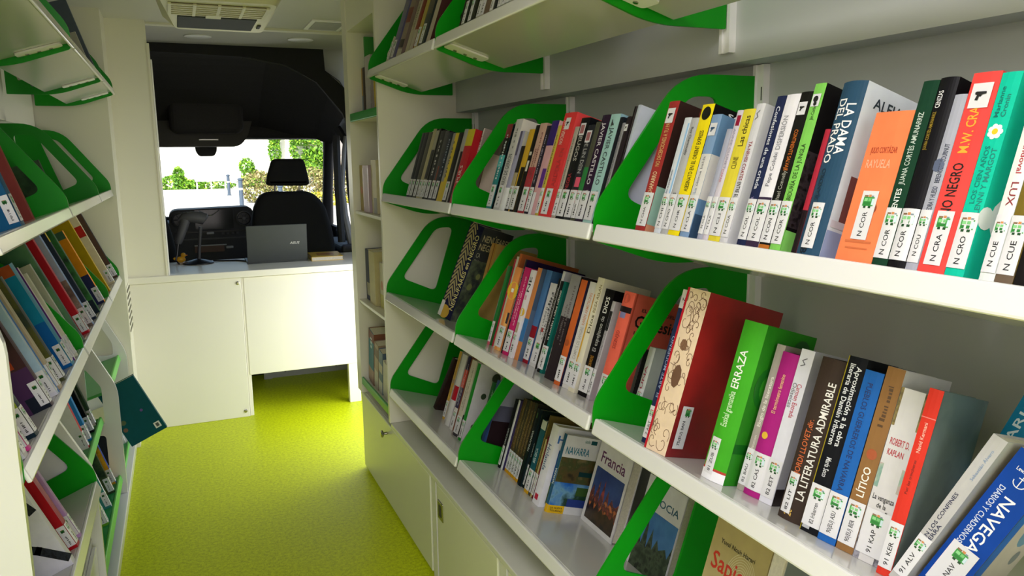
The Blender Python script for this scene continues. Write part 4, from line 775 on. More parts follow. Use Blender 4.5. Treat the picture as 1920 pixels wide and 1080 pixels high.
NB = [  # y(left), s, w, h, z shelf, spine, cover, decor, look
 (3.922,.06,0.06,.24,.207,'#c49a3c','#b08a34',[('B',.1,.45,'#7f93a0'),('PS',.12,.4,['#6a6f74','#8d8478','#a09a88'])],'yellow book with grey picture on top niche shelf'),
 (3.855,.05,0.045,.235,.207,'#3a2c24','#3a2c26',[],'thin dark brown book on top niche shelf'),
 (3.8,.05,0.115,.28,.207,'#b9b2b4','#a9a2a4',[('PS',0,.5,['#8a8284','#6a5a54','#b5aeb0'])],'pale grey book with figure on top niche shelf'),
 (3.675,.06,0.1,.2,.207,'#d3b52c','#cdb030',[('PS',.2,.8,['#d0b030','#e0d8c0','#c9a52a'])],'bright yellow book on top niche shelf'),
 (3.922,.03,0.1,.225,-.249,'#b09a62','#a8935c',[('O',.45,.4,.2,'#c9795c')],'tan book with pink spot on second niche shelf'),
 (3.81,.02,0.12,.225,-.249,'#b7a0aa','#b09aa4',[('PS',.1,.95,['#b9a2a8','#c9a8a0','#a898b0'])],'rosy lilac book on second niche shelf'),
 (3.67,.03,0.1,.25,-.249,'#c9bd94','#cfc6a0',[('B',0,.3,'#8d8a78',.4,1)],'cream book on second niche shelf'),
 (3.922,.04,0.11,.26,-.705,'#3a4258','#2f3850',[('B',.1,.35,'#a9a48a',.2,.8)],'dark blue book on third niche shelf'),
 (3.8,.03,0.12,.265,-.705,'#c4b888','#bfb383',[],'thick straw coloured book on third niche shelf'),
 (3.665,.05,0.09,.22,-.705,'#d6d0bc','#d0cab4',[('B',0,.3,'#d3cc7a'),('O',.5,.5,.25,'#c98a70')],'white and yellow book on third niche shelf'),
 (3.915,.03,0.11,.28,-1.142,'#3f7f92','#8a5a44',[('B',.82,1,'#7d4a40'),('B',0,.28,'#b5988a'),('TS2','#cfe3e6')],'blue and brown book leaning on lowest niche shelf'),
 (3.79,.03,0.075,.24,-1.142,'#b5a088','#a9957c',[('B',0,.4,'#cfc8b8'),('B',.7,.9,'#7d6a54')],'beige book on lowest niche shelf'),
 (3.7,.03,0.075,.22,-1.142,'#6f8292','#5f7282',[('B',0,.3,'#d8d4c8'),('B',.5,.7,'#c9c0ae')],'grey blue book on lowest niche shelf'),
 (3.61,.03,0.08,.18,-1.142,'#d9d2c0','#d0c9b8',[],'short cream book on lowest niche shelf')]
# ------------------------------------------------------------------ left: end panel, low bins, low cabinet
mb = MB(); e_ = [Vector((x, 1.775, z)) for x, z in roundpoly([(-.335,-1.641), (-.335,-.32), (-.43,-.2), (-.76,-.2), (-.76,-1.641)], [.0,.05,.03,0,0])]
mb.prism(e_, Vector((0,-.022,0)), LAM); tag(mb.build('end_panel'), 'white upright end panel at the left picture edge', 'end panel')
bn = empty('picture_book_bin', (-.55, 3.9, -1.641)); tag(bn, 'low white picture book unit with sloping green trays', 'book bin')
def bp(name, mb, par=None):
    o = mb.build(name, par or bn); return o
BO = Vector((-.55, 3.9, -1.641))
def sidep(y, hole):
    out = roundpoly([(-.337,-1.594), (-.337,-1.06), (-.495,-.725), (-.52,-.745), (-.757,-.86), (-.757,-1.594)], [0,.05,.01,.01,0,0])
    mb = MB(); f = lambda L: [Vector((x, y, z))-BO for x, z in L]
    mb.prism(f(out), Vector((0,-.02,0)), LAM, [f(roundpoly(h, .02)) for h in hole]); bp('side_panel', mb)
sidep(2.945, [])
sidep(4.065, [[(-.405,-1.52), (-.405,-1.29), (-.47,-1.29), (-.47,-1.52)], [(-.405,-1.24), (-.405,-1.05), (-.47,-.95), (-.47,-1.24)]])
sidep(4.83, [[(-.405,-1.07), (-.405,-1.0), (-.455,-.9), (-.55,-.9), (-.55,-1.07)]])
def tray(y0, y1, x0, z0, m, mlip):
    Yd = Vector((-CT,0,-ST)); Z = Vector((-ST,0,CT))
    M = Matrix(((0,Yd.x,Z.x,x0-BO.x),(-1,Yd.y,Z.y,y1-BO.y),(0,Yd.z,Z.z,z0-BO.z),(0,0,0,1)))
    mb = MB(); mb.rbox((0,.012,-.014), (y1-y0,.30,0), m, .003, 1, M); t = bp('tray', mb)
    mb = MB(); mb.rbox((0,0,-.03), (y1-y0,.012,.004), mlip, .004, 2, M); bp('tray_lip', mb, t)
for y0, y1 in ((2.947,4.043), (4.067,4.808)):
    f_ = y0 > 4
    tray(y0, y1, -.377 if f_ else -.416, -1.073 if f_ else -1.196, mat('#3f9a44', .35), LIME); tray(y0, y1, -.365 if f_ else -.36, -1.585 if f_ else -1.50, mat('#2faa5c', .35), LIME)
mb = MB(); mb.rbox(Vector((-.757,2.925,-1.641))-BO, Vector((-.33,4.83,-1.595))-BO, LAM, .004); bp('plinth', mb)
lc = MB(); lc.box((-.757,1.78,-1.641), (-.37,2.92,-1.3), LAM); lc = lc.build('low_cabinet'); q = MB(); q.rbox((-.37,1.8,-1.62), (-.355,2.9,-1.32), LAM, .004); q.build('door', lc)
tag(lc, 'low white cabinet under the lowest left shelf', 'cabinet')
# ------------------------------------------------------------------ desk and what lies on it
dk = empty('reception_desk', (.4, 5.45, -1.641)); tag(dk, 'cream reception desk closing off the driver cab', 'desk')
DO = Vector((.4, 5.45, -1.641))
def dp(name, a, b, m, r=.003, par=None):
    q = MB(); q.rbox(Vector(a)-DO, Vector(b)-DO, m, r); return q.build(name, par or dk)
dp('worktop', (-.33,5.128,-.722), (1.25,5.81,-.68), DESKM, .004)
cp = dp('cupboard_front', (-.33,5.14,-1.641), (.327,5.16,-.724), DESKM)
dp('cupboard_side', (.309,5.16,-1.641), (.327,5.7,-.724), DESKM)
dp('modesty_panel', (.342,5.146,-1.366), (1.25,5.166,-.726), DESKM)
dp('leg', (.329,5.15,-1.641), (.352,5.72,-.726), DESKM); dp('leg', (.982,5.15,-1.641), (1.06,5.2,-1.366), DESKM)
for x, z in ((.316,-.757), (.311,-1.60)):
    q = MB(); q.lathe([(.011,0), (.011,-.004), (.006,-.006)], STEEL, Vector((x-.01,5.14,z))-DO, 'Y', 12); q.build('screw_cap', cp)
mb = MB(); mb.box((.52,6.02,-1.641), (1.24,6.10,-1.555), mat('#8b8b8a', .45, metal=.3)); mb.box((.50,6.0,-1.641), (.56,6.02,-1.575), mat('#8b8b8a', .45, metal=.3)); sr = mb.build('seat_rail')
for x in (.66, 1.05): q = MB(); q.lathe([(.009,0), (.009,-.003)], DARK, (x,6.02,-1.595), 'Y', 10); q.build('bolt', sr)
tag(sr, 'grey metal seat rail on the floor under the desk', 'rail')
# laptop
LM = mat('#4a4e4e', .42, metal=.4, var=.02)
lt = empty('laptop', (.595, 5.45, -.68)); tag(lt, 'dark grey laptop on the desk with its lid towards the aisle', 'laptop')
q = MB(); q.rbox((-.198,.0,.0), (.198,.26,.014), LM, .004); q.build('keyboard_base', lt)
q = MB(); Ml = Matrix.Translation((0,.0,.010)) @ Matrix.Rotation(math.radians(7), 4, 'X'); q.rbox((-.198,-.008,0), (.198,0,.252), LM, .004, 2, Ml); ld = q.build('lid', lt)
q = MB(); lettering(q, 'ASUS', mat('#d9d9d9', .3, metal=.5), lambda a, b: tuple(Ml @ Vector((.115+a+b*.25, -.0088, .125+b))), .062, .017, .01); q.build('logo', ld)
q = MB(); q.box((-.185,.0005,.012), (.185,.0015,.24), mat('#16181a', .15), Ml); q.build('screen', ld)
# barcode scanner on its stand
sc_ = empty('barcode_scanner', (.095, 5.66, -.68)); tag(sc_, 'dark grey barcode scanner on a gooseneck stand with round foot', 'barcode scanner')
SM = mat('#4c4c4e', .5, var=.03); SB = mat('#18181a', .35, var=.03)
q = MB(); q.lathe([(.0,.0), (.10,.0), (.10,.008), (.07,.018), (.04,.026), (.016,.032), (.0,.034)], SB, seg=28); q.build('foot', sc_, True)
q = MB(); q.tube([(.005,0,.03), (.012,0,.10), (.022,0,.18), (.03,0,.25)], [.0125,.011,.0115,.013], mat('#39393b', .5)); q.build('gooseneck', sc_, True)
q = MB(); q.tube([(-.10,0,.30), (-.07,0,.315), (-.02,0,.318), (.03,0,.312), (.062,0,.30), (.068,0,.295)], [.012,.034,.038,.043,.04,.03], SM, 14); hd = q.build('head', sc_, True)
q = MB(); q.tube([(-.06,0,.305), (-.075,0,.26), (-.095,0,.21), (-.115,0,.155), (-.118,0,.14)], [.034,.032,.03,.026,.018], SM, 14); q.build('handle', hd, True)
q = MB(); q.box((-.05,-.02,.343), (.03,.02,.352), DARK); q.build('trim_cap', hd)
q = MB(); q.tube([(-.118,0,.145), (-.128,-.005,.08), (-.14,-.01,.03), (-.12,-.03,.006), (-.03,-.06,.05)][:4], .0055, SB, 8); q.build('cord', sc_, True)
mb = MB(); mb.tube([(.19,5.72,-.674), (.27,5.70,-.675), (.34,5.68,-.675), (.396,5.60,-.675)], .005, SB, 8); tag(mb.build('cable', smooth=True), 'thin black cable between the scanner foot and the laptop', 'cable')
# little yellow figure and the paperback lying on the desk
yd = MB(); YM = mat('#e6a81c', .35)
def blob(mb, c, r, m, sx=1, sy=1, sz=1):
    bm = bmesh.new(); bmesh.ops.create_uvsphere(bm, u_segments=14, v_segments=8, radius=r)
    for v in bm.verts: v.co = Vector((v.co.x*sx, v.co.y*sy, v.co.z*sz))
    mb.frombm(bm, m, Matrix.Translation(c))
blob(yd, (0,0,.022), .03, YM, 1.1, .8, .72); blob(yd, (.018,0,.052), .017, YM); blob(yd, (-.034,0,.03), .012, YM, 1.2, .8, .8); yd = yd.build('yellow_figure', smooth=True)
q = MB(); blob(q, (.037,0,.05), .007, mat('#d9761a', .4), 1.3, 1, .6); q.build('beak', yd); yd.location = (-.015, 5.765, -.68); tag(yd, 'tiny yellow duck shaped figure beside the scanner foot', 'figurine')
bk = MB(); bk.box((0,0,0), (.215,.30,.003), mat('#d9b53a', .35)); bk.box((0,0,.026), (.215,.30,.029), mat('#d9b53a', .35)); bk.box((0,0,0), (.003,.30,.029), mat('#d2ad36', .35))
bk.poly([(.05,.08,.0295), (.165,.08,.0295), (.165,.22,.0295), (.05,.22,.0295)], picmat(['#8a4a1c', '#b5742a', '#d9a53a'], 25)); bk = bk.build('book'); bk.location = (.812,5.395,-.68); bk.rotation_euler = (0,0,math.radians(-3))
q = MB(); q.box((.003,.003,.003), (.211,.297,.026), PAGE); q.build('page_block', bk); tag(bk, 'yellow book with brown cover picture lying flat on the desk', 'book')
# ------------------------------------------------------------------ driver cab
def seat(dx, label):
    root = empty('cab_seat', (.83+dx, 6.3, -1.66)); tag(root, label, 'seat', 'seats in the driver cab')
    def shape(pts, rr, y0, y1, bev, name, z0=-1.66):
        bm = bmesh.new(); vv = [bm.verts.new((x-.83, y0, z-z0)) for x, z in roundpoly(pts, rr, 6)]
        f = bm.faces.new(vv); r = bmesh.ops.extrude_face_region(bm, geom=[f]); bmesh.ops.translate(bm, vec=(0,y1-y0,0), verts=[e for e in r['geom'] if isinstance(e, bmesh.types.BMVert)])
        bmesh.ops.recalc_face_normals(bm, faces=bm.faces[:])
        ed = [e for e in bm.edges if len(e.link_faces) == 2 and e.calc_face_angle(0) > 1.2]
        bmesh.ops.bevel(bm, geom=ed, offset=bev, segments=4, affect='EDGES', profile=.5)
        q = MB(); q.frombm(bm, FABRIC); return q.build(name, root, True)
    shape([(.52,-1.1), (.5,-.6), (.53,-.36), (.60,-.235), (.98,-.235), (1.08,-.34), (1.145,-.6), (1.16,-1.1)], [.03,.2,.1,.09,.09,.14,.2,.03], 0, .17, .05, 'backrest')
    shape([(.638,-.178), (.655,-.1), (.695,.02), (.935,.022), (.962,-.1), (.972,-.183), (.93,-.192), (.68,-.187)], [.02,.05,.035,.035,.05,.02,.01,.01], .02, .12, .03, 'headrest')
    for x in (.707, .895):
        q = MB(); q.tube([(x-.83,.07,-.25+1.66), (x-.83,.07,-.17+1.66)], .009, STEEL, 10); q.build('headrest_post', root, True)
        q = MB(); q.rbox((x-.83-.026,.045,-.24+1.66), (x-.83+.026,.095,-.228+1.66), DARK, .004); q.build('post_collar', root)
    q = MB(); q.rbox((-.31,.1,.42), (.31,.68,.60), FABRIC, .05, 3); q.build('seat_cushion', root); q = MB(); q.box((-.25,.12,0), (.25,.6,.42), DARK); q.build('seat_base', root)
seat(0, 'black fabric passenger seat with headrest behind the laptop'); seat(-1.19, 'black fabric driver seat mostly hidden behind the cream partition')
ds = empty('dashboard', (.25, 7.3, -1.66)); tag(ds, 'dark dashboard with two round vents and wide screen', 'dashboard')
DV = Vector((.25, 7.3, -1.66))
def dpart(name, mb, par=None, sm=False): return mb.build(name, par or ds, sm)
q = MB(); bm = bmesh.new(); vv = [bm.verts.new(Vector((x, 7.2, z))-DV) for x, z in roundpoly([(-.085,-1.2), (-.085,-.40), (.60,-.385), (.60,-1.2)], [.02,.07,.07,.02], 6)]
f = bm.faces.new(vv); r = bmesh.ops.extrude_face_region(bm, geom=[f]); bmesh.ops.translate(bm, vec=(0,.25,0), verts=[e for e in r['geom'] if isinstance(e, bmesh.types.BMVert)]); bmesh.ops.recalc_face_normals(bm, faces=bm.faces[:])
q.frombm(bm, DARK); dpart('centre_console', q)
q = MB(); q.rbox(Vector((-.75,7.42,-1.2))-DV, Vector((1.3,7.85,-.52))-DV, DARK, .06, 3); dpart('dash_body', q)
for x, z in ((.0,-.482), (.52,-.488)):
    q = MB(); q.lathe([(.062,.0), (.066,-.012), (.056,-.014), (.05,.0), (.02,.01)], mat('#3a3a3c', .3), Vector((x,7.198,z))-DV, 'Y', 24); v_ = dpart('round_vent', q, None, True)
    q = MB(); q.lathe([(.014,-.012), (.014,-.006)], mat('#5a5a5c', .4), Vector((x,7.195,z))-DV, 'Y', 12); dpart('vent_hub', q, v_)
    for k in range(6):
        a = k*math.pi/3; q = MB(); q.tube([Vector((x,7.192,z))-DV, Vector((x+.05*math.cos(a),7.192,z+.05*math.sin(a)))-DV], .003, DARK, 6); dpart('vent_vane', q, v_)
q = MB(); q.box(Vector((.12,7.196,-.57))-DV, Vector((.43,7.2,-.405))-DV, mat('#2b2d2a', .12)); s_ = dpart('screen', q)
q = MB(); pts = [(.155,-.412), (.19,-.43), (.225,-.452), (.255,-.452), (.285,-.435), (.32,-.408)]; q.tube([Vector((x,7.19,z))-DV for x, z in pts], [.007,.006,.005,.005,.004,.003], mat('#cfd0d2', .2, metal=.9), 8); dpart('chrome_trim', q, s_, True)  # chrome V across the top of the screen
for a, b, c, d, m in ((-.05,-.60,.56,-.585,'#111112'), (-.05,-.66,.56,-.648,'#3b3b3d'), (.10,-.77,.34,-.715,'#5a3a2c'), (.10,-.715,.36,-.706,'#a9a9aa')):
    q = MB(); q.box(Vector((a,7.19,b))-DV, Vector((c,7.2,d))-DV, mat(m, .4)); dpart('console_strip', q)
for x, z in ((.235,-.605), (.385,-.735)):
    q = MB(); q.rbox(Vector((x-.03,7.188,z-.011))-DV, Vector((x+.03,7.2,z+.011))-DV, mat('#a9a9a8', .4), .005); dpart('badge', q)
for k in range(4): q = MB(); q.rbox(Vector((.325+.04*k,7.192,-.625))-DV, Vector((.35+.04*k,7.2,-.6))-DV, mat('#37373a', .5), .003); dpart('button', q)
# headliner, frame and pillars
mb = MB(); yF = 6.05
outer = [(-.75,.835), (1.078,.835), (1.085,.67), (1.225,.545), (1.34,.30), (1.35,-.72), (1.30,-.72), (1.29,.15), (1.20,.36), (1.02,.58), (.80,.70), (.55,.745), (-.30,.765), (-.75,.765)]
mb.prism([Vector((x, yF, z)) for x, z in outer], Vector((0,.05,0)), mat('#1b1a1b', .8, var=.1)); struct(mb.build('trim_5'))
mb = MB(); mb.prism([Vector((x, 6.12, z)) for x, z in [(1.06,.835), (1.40,.835), (1.40,.25), (1.22,.53), (1.075,.655)]], Vector((0,.03,0)), CEILM); struct(mb.build('trim_7'))
sbox('wall_cab_upper', (1.345,6.2,.2), (1.38,7.9,.84), CABD)
mb = MB(); mb.box((1.255,5.16,-1.641), (1.30,6.05,.82), CEILM); struct(mb.build('wall_cab_side'))
hl = MB(); N = 10; R_ = []
for i in range(N+1):
    t = i/N; y = 6.10+1.22*t; z = .80-.50*t**1.6
    R_.append([(-.75,y,z-.02), (-.1,y,z), (.7,y,z), (1.0,y,z-.06-.02*t), (1.2,y,z-.20+.10*t), (1.33,y,z-.42+.26*t)])
for i in range(N):
    for k in range(5): hl.poly([R_[i][k], R_[i][k+1], R_[i+1][k+1], R_[i+1][k]], HEADL)
hl.rbox((-.75,7.3,.205), (1.34,7.75,.32), HEADL, .03, 3)
hl = hl.build('headliner', smooth=True)
q = MB(); bm = bmesh.new(); vv = [bm.verts.new((x, 7.24, z)) for x, z in roundpoly([(-.40,.40), (-.40,.22), (-.20,.135), (.53,.135), (.60,.215), (.66,.40)], [.02,.1,.06,.06,.05,.02], 6)]
f = bm.faces.new(vv); r = bmesh.ops.extrude_face_region(bm, geom=[f]); bmesh.ops.translate(bm, vec=(0,.3,0), verts=[e for e in r['geom'] if isinstance(e, bmesh.types.BMVert)]); bmesh.ops.recalc_face_normals(bm, faces=bm.faces[:]); q.frombm(bm, mat('#55524f', .7, var=.05)); q.build('sun_visor_panel', hl)
q = MB(); q.rbox((-.02,7.02,.24), (.56,7.22,.52), HEADL, .06, 4); q.build('overhead_console', hl)
q = MB(); q.rbox((.20,7.22,.185), (.36,7.245,.2), mat('#c9c9c9', .3, metal=.6), .004); q.build('roof_lamp_strip', hl)
q = MB(); q.tube([(1.30,6.12,.18), (1.20,6.10,.38), (1.03,6.09,.585), (.80,6.085,.70), (.50,6.085,.748)], .012, mat('#343335', .7), 8); q.build('arch_bead', hl, True)
tag(hl, 'charcoal roof lining over the driver cab', 'roof lining')
mb = MB(); bm = bmesh.new(); vv = [bm.verts.new((x, 7.56, z)) for x, z in roundpoly([(.172,.198), (.362,.20), (.355,.10), (.33,.055), (.205,.055), (.178,.10)], .02, 4)]
f = bm.faces.new(vv); r = bmesh.ops.extrude_face_region(bm, geom=[f]); bmesh.ops.translate(bm, vec=(0,.12,0), verts=[e for e in r['geom'] if isinstance(e, bmesh.types.BMVert)]); bmesh.ops.recalc_face_normals(bm, faces=bm.faces[:]); mb.frombm(bm, DARK)
tag(mb.build('sensor_housing'), 'black sensor housing hanging at the top of the windscreen', 'sensor housing')
mb = MB(); mb.tube([(1.32,7.3,.24), (1.325,7.45,.0), (1.33,7.6,-.3), (1.34,7.75,-.6)], [.06,.05,.05,.06], DARK, 10); struct(mb.build('trim_6', smooth=True))
cd = MB(); cd.rbox((1.33,6.2,-1.7), (1.38,7.3,-.62), DARK, .02); cd = cd.build('cab_door')
q = MB(); q.rbox((1.20,6.35,-.76), (1.33,7.1,-.68), DARK, .03, 3); q.build('armrest', cd)
q = MB(); q.tube([(1.345,6.42,-.66), (1.33,6.5,-.2), (1.33,6.52,.12), (1.25,6.56,.27)], .035, DARK, 8); q.build('window_frame', cd, True)
q = MB(); q.tube([(1.30,6.44,-.68), (1.262,6.45,-.45), (1.250,6.46,-.22), (1.285,6.48,.08), (1.30,6.49,.2)], [.03,.027,.022,.018,.012], mat('#8d8c8b', .5), 8); q.build('grey_pillar_cover', cd, True)
q = MB(); q.tube([(1.21,6.38,-.66), (1.205,6.40,-.2), (1.215,6.42,.2)], .03, DARK, 8); q.build('belt_pillar', cd, True)
tag(cd, 'dark cab door with grey pillar cover right of the seat', 'door')
# windscreen glass
def glass():
    m = bpy.data.materials.new('clear_glass'); m.use_nodes = True; nt = m.node_tree; nt.nodes.clear()
    o = nt.nodes.new('ShaderNodeOutputMaterial'); a = nt.nodes.new('ShaderNodeBsdfTransparent'); g = nt.nodes.new('ShaderNodeBsdfGlossy'); x = nt.nodes.new('ShaderNodeMixShader'); f = nt.nodes.new('ShaderNodeFresnel')
    f.inputs[0].default_value = 1.3; a.inputs[0].default_value = (.96,.98,.97,1); g.inputs['Roughness'].default_value = .02
    nt.links.new(f.outputs[0], x.inputs[0]); nt.links.new(a.outputs[0], x.inputs[1]); nt.links.new(g.outputs[0], x.inputs[2]); nt.links.new(x.outputs[0], o.inputs[0]); return m
GL = glass()
mb = MB(); Mg = Matrix(((1,0,0,0),(0,1,0,0),(0,0,1,0),(0,0,0,1))); mb.mesh([(-.75,7.98,-.52),(1.36,7.98,-.52),(1.36,7.72,.3),(-.75,7.72,.3),(-.75,7.985,-.52),(1.36,7.985,-.52),(1.36,7.725,.3),(-.75,7.725,.3)], [(0,1,2,3),(5,4,7,6),(0,4,5,1),(3,2,6,7),(0,3,7,4),(1,5,6,2)], GL); struct(mb.build('window_1'))
# ------------------------------------------------------------------ ceiling things
AM = mat('#e0dbbb', .4, var=.02); ac = empty('ceiling_air_conditioner', (.21, 3.65, .82)); tag(ac, 'cream ceiling air conditioner with louvred grille', 'air conditioner'); AO = Vector((.21,3.65,.82))
q = MB(); lo = roundpoly([(-.01,3.30), (.42,3.30), (.43,4.03), (.05,4.03)], .05, 4); hi = roundpoly([(-.06,3.18), (.50,3.18), (.52,4.14), (-.05,4.14)], .05, 4)
ml = roundpoly([(-.035,3.26), (.455,3.26), (.47,4.09), (-.0,4.09)], .05, 4); n_ = len(lo); V_ = [Vector((x,y,.61))-AO for x, y in lo]+[Vector((x,y,.665))-AO for x, y in ml]+[Vector((x,y,.82))-AO for x, y in hi]
q.mesh(V_, [tuple(range(n_))[::-1]]+[(j*n_+i, j*n_+(i+1) % n_, (j+1)*n_+(i+1) % n_, (j+1)*n_+i) for j in (0, 1) for i in range(n_)], AM); q.build('housing', ac, True)
q = MB(); q.rbox(Vector((.055,3.65,.604))-AO, Vector((.375,3.95,.612))-AO, mat('#33373a', .6, spec=.2), .004); q.build('dark_filter_panel', ac)
q = MB(); q.box(Vector((.02,3.37,.6085))-AO, Vector((.40,3.62,.6105))-AO, mat('#6a5a38', .7)); gr = q.build('grille', ac)
for i in range(6): q = MB(); y = 3.385+.043*i; q.box(Vector((.02,y,.603))-AO, Vector((.40,y+.014,.609))-AO, AM); q.build('louvre', gr)
for i in range(5): q = MB(); x = .02+.0915*i; q.box(Vector((x,3.37,.602))-AO, Vector((x+.012,3.62,.609))-AO, AM); q.build('rib', gr)
q = MB(); q.box(Vector((.165,3.575,.601))-AO, Vector((.225,3.65,.606))-AO, AM); q.build('catch_plate', gr)
q = MB(); q.rbox(Vector((.39,3.80,.604))-AO, Vector((.405,3.88,.61))-AO, DARK, .002); q.build('sensor_slot', ac)
mb = MB(); mb.lathe([(.085,0), (.085,-.006), (.07,-.010), (0,-.011)], mat('#e9e9ea', .3, var=0), seg=28); o = mb.build('ceiling_spotlight', smooth=True); o.location = (.849,5.60,.8195); tag(o, 'round white flush lamp in the ceiling before the cab', 'ceiling lamp', 'round ceiling lamps')
o2 = o.copy(); C.objects.link(o2); o2.location = (.20,5.66,.8195); tag(o2, 'round white flush lamp half hidden behind the air conditioner', 'ceiling lamp', 'round ceiling lamps')
mb = MB(); mb.box((.80,4.80,.812), (1.02,5.14,.8195), METALW); o = mb.build('ceiling_vent'); q = MB(); q.box((.825,4.835,.809), (.995,5.105,.813), mat('#a9a8a6', .6)); q.build('vent_mesh', o); tag(o, 'square white vent frame in the ceiling near the pillar', 'vent')
# ------------------------------------------------------------------ street outside the windscreen
G = -2.45
sbox('ground', (-60,8.6,G-.3), (90,120,G), mat('#b9b5ae', .9, var=.06, scale=.6))
mb = MB(); mb.box((-40,80,G), (14.4,81,G+9), mat('#efece6', .9, var=.03, scale=.4)); mb.box((-40,79.9,G), (14.4,80,G+.5), mat('#cfcbc4', .9)); tag(mb.build('white_building'), 'long white building wall across the street', 'building')
mb = MB(); mb.box((14.4,78,G), (40,80,G+9), mat('#c9b9a6', .9, var=.12, scale=1.2)); sb = mb.build('stone_building')
for i in range(3): q = MB(); q.box((15.0+2.4*i,77.95,G+3.0), (16.2+2.4*i,78,G+4.8), mat('#8d8a86', .5)); q.build('window', sb)
tag(sb, 'tan stone building at the right of the windscreen view', 'building')
def leaves(name, blobs, n, sz, cols, label, cat, group=None):
    rng = random.Random(name+label); ms = [mat(c, .6, var=.15, scale=3) for c in cols]; mb = MB()
    for (cx, cy, cz, rx, ry, rz) in blobs:
        for i in range(int(n)):
            u, v = rng.uniform(-1, 1), rng.uniform(0, 6.283); rr = rng.uniform(.55, 1)**.5; k = math.sqrt(1-u*u)
            p = Vector((cx+rx*rr*k*math.cos(v), cy+ry*rr*k*math.sin(v), cz+rz*rr*u)); p.z = max(p.z, G+.02)
            a = Vector((rng.gauss(0,1), rng.gauss(0,1), rng.gauss(0,1))).normalized(); b = a.cross(Vector((rng.gauss(0,1), rng.gauss(0,1), rng.gauss(0,1)))).normalized(); s = sz*rng.uniform(.6, 1.3)
            mb.poly([p-a*s, p-b*s*.55, p+a*s, p+b*s*.55], rng.choice(ms))
    o = mb.build(name); return tag(o, label, cat, group)
GR = ['#5d8f1f', '#7bb02c', '#9cc53a', '#4a7a1c']
leaves('ivy_bush', [(-.2,78.6,G+.5,1.3,.6,.9), (1.0,78.6,G+.35,1.4,.6,.55), (.2,78.6,G+1.2,.5,.5,.9), (3,78.8,G+.3,2.2,.5,.5)], 500, .16, GR, 'low green ivy bush along the white wall at left', 'bush')
leaves('round_bush', [(6.3,79,G+2.0,.75,.6,.85), (6.6,79,G+1.0,.9,.6,1.0), (7.6,79,G+.6,1.3,.6,.7)], 420, .15, GR, 'round green bush behind the street bench', 'bush')
leaves('climbing_ivy', [(9.0,79.4,.9,.6,.3,1.3), (9.0,79.4,2.6,.65,.3,1.4)], 380, .17, GR, 'narrow ivy climbing the white wall', 'ivy')
leaves('climbing_ivy', [(12.0,79,1.2,1.7,.6,1.9), (12.6,79,-.2,1.3,.5,1.4), (11.6,79,3.0,1.7,.6,1.5)], 700, .2, GR, 'large bright green ivy beside the stone building', 'ivy')
leaves('hedge', [(4.6,50,G+.9,1.1,1.2,1.05), (6.0,50,G+.95,1.2,1.2,1.1), (7.6,50,G+1.0,1.3,1.2,1.15), (9.2,50,G+1.0,1.3,1.2,1.2)], 1500, .10, ['#8d8a4a', '#a39a5c', '#6f7a34', '#b5a878', '#7d6a44'], 'dry olive hedge on the right beyond the bollards', 'hedge')
leaves('grass_tuft', [(7.0,44,G+.3,2.0,.8,.45)], 900, .10, ['#b5b83a', '#c9c24a', '#9aa834', '#d0b03a'], 'yellow green weeds in front of the hedge', 'weeds')
def bollard(x, y, h, label):
    mb = MB(); mb.lathe([(0,0), (.16,0), (.16,.06), (.11,.08), (.11,h-.12), (.14,h-.1), (.14,h-.04), (.07,h), (0,h)], mat('#4c5a6c', .5), seg=14); o = mb.build('street_bollard', smooth=True); o.location = (x, y, G); q = MB(); q.lathe([(.116,h*.62), (.116,h*.68)], METALW, seg=14); q.build('band', o); tag(o, label, 'bollard', 'street bollards')
bollard(3.53,61.6,1.55,'farther blue grey street bollard by the bench'); bollard(3.07,43.3,1.62,'nearer blue grey street bollard at the road edge'); bollard(4.75,40.5,1.3,'grey street bollard just left of the passenger seat')
be = MB(); BM = mat('#c9c4bb', .6)
be.box((1.5,75.4,G+.75), (5.3,76.2,G+.85), BM); be = be.build('street_bench')
q = MB(); q.box((1.5,76.2,G+.85), (5.3,76.3,G+1.5), BM); q.build('backrest', be)
for x in (1.6, 2.8, 4.0, 5.1): q = MB(); q.box((x,75.5,G), (x+.12,76.2,G+.75), BM); q.build('leg', be)
tag(be, 'pale street bench in front of the white wall', 'bench')
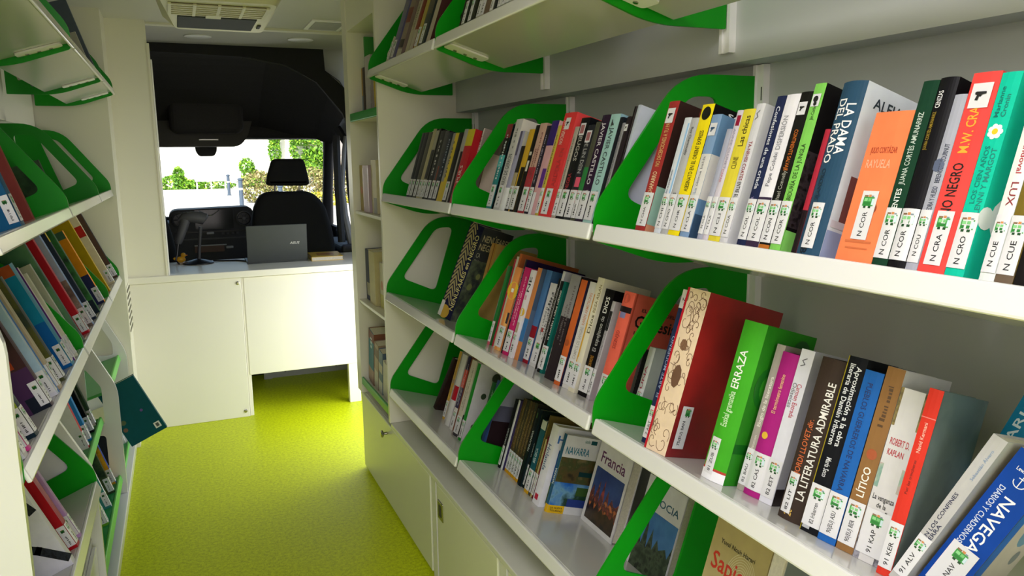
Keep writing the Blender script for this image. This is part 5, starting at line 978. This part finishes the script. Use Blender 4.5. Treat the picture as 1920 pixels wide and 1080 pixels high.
# ------------------------------------------------------------------ books
place_books()
for i, (y, s, w, h, z, sp, cv, dec, look) in enumerate(NB):
    M = frame(1, .82, z, y, s, .0005, 0, 0, w, tan=.0)
    if z < -1: M = frame(1, .82, z, y, s, .0005, 0, .16, w, tan=.0)
    tag(make_book(w, h, .17, sp, cv, dec, '', {}, 1, 900+i, M), look, 'book', 'books in the narrow bookcase')
FACE = [
 ('r4', 1.968, .252, .182, .252, .035, '#e2dfe4', '#d9d6e0', [('SP',.08,.94,.06,.70,['#1f2f66','#3a4f8c','#2a3a78'],5), ('SK',.08,.94,.06,.62,['#a8432c','#7a3a2a','#4a2a24','#c9743a'],30,.6), ('SK',.08,.94,.06,.36,['#2a2018','#3d2c1c','#1d1a14'],20,1.9), ('T','Francia','#6a2a63',.75,.92,'h',.5,.74)], 'white travel book facing out with red town photo, fourth right shelf'),
 ('r4', 1.69, .245, .17, .25, .05, '#dedce4', '#c9c8d6', [('SP',.05,.98,.0,.66,['#2f66a8','#4a80be','#265a9a'],4), ('SK',.05,.98,.0,.58,['#1d2a1c','#2f3f2c','#4a5a44','#141c14'],26,.4), ('T','ESCOCIA','#2a5a7a',.73,.83,'h',.5,.84)], 'white travel book facing out with dark valley photo behind green panel'),
 ('r4', 1.2476, .10, .166, .31, .045, '#b3a176', '#c9c2b2', [('FG',.62,.66,'#cfc6a8'), ('T','Yuval Noah Harari','#2d2a20',.835,.875,'h',.47,.62), ('T','Sapiens','#c4362a',.64,.79,'h',.52,.86)], 'tan book facing out with red title and fingerprint arcs'),
 ('r4', 1.0, .12, .16, .24, .04, '#4a2a22', '#3a241e', [('SP',0,1,0,.8,['#5a2f22','#8a4a2a','#2a1a18'],12)], 'dark reddish brown book facing out at bottom picture edge')]
for i, (row, y, s, w, h, t, sp, cv, dec, look) in enumerate(FACE):
    sd, x0, z0 = SHELF[row]; M = frame(sd, x0, z0, y, s, .0005, 0, 0, w)
    tag(make_book(w, h, t, sp, cv, dec, '', {}, 1, 950+i, M, True), look, 'book', 'books facing out on the fourth right shelf')
# a large picture book sticking out of the far low bin, and slate books on the top left shelf
def tilted_book(p, X, Zv, w, h, t, col, dec, label, group):
    X = Vector(X).normalized(); Zv = Vector(Zv).normalized(); Yv = Zv.cross(X).normalized(); Zv = X.cross(Yv)
    M = Matrix(((X.x,Yv.x,Zv.x,p[0]),(X.y,Yv.y,Zv.y,p[1]),(X.z,Yv.z,Zv.z,p[2]),(0,0,0,1)))
    return tag(make_book(w, h, t, col, col, dec, '', {}, 1, 990, M, True), label, 'book', group)
tb = frame(-1, -.145, -1.372, 4.3, 0, 0, 0, 0, 0, tan=.46)
tag(make_book(.03, .33, .19, '#0f4a52', '#0f4f58', [('CB',.08,.24,.07,.17,'#e3e3dc'), ('CB',.12,.2,.09,.15,'#5a5a58'), ('CO',.3,.45,.04,'#5a3f8c'), ('CO',.85,.4,.07,'#4a5a3c'), ('CO',.9,.28,.06,'#6a4a3c')], '', {}, -1, 991, tb), 'large dark teal picture book sticking out of the far low bin', 'book')
# ------------------------------------------------------------------ layout units -> metres, floor at zero
done = set()
for o in list(SC.objects):
    if o.type not in ('MESH', 'EMPTY'): continue
    if o.parent is None: o.location = (o.location.x*S, o.location.y*S, (o.location.z+H0)*S)
    else: o.location = o.location*S
    if o.type == 'MESH' and o.data.name not in done:
        done.add(o.data.name); o.data.transform(Matrix.Scale(S, 4)); o.data.update()
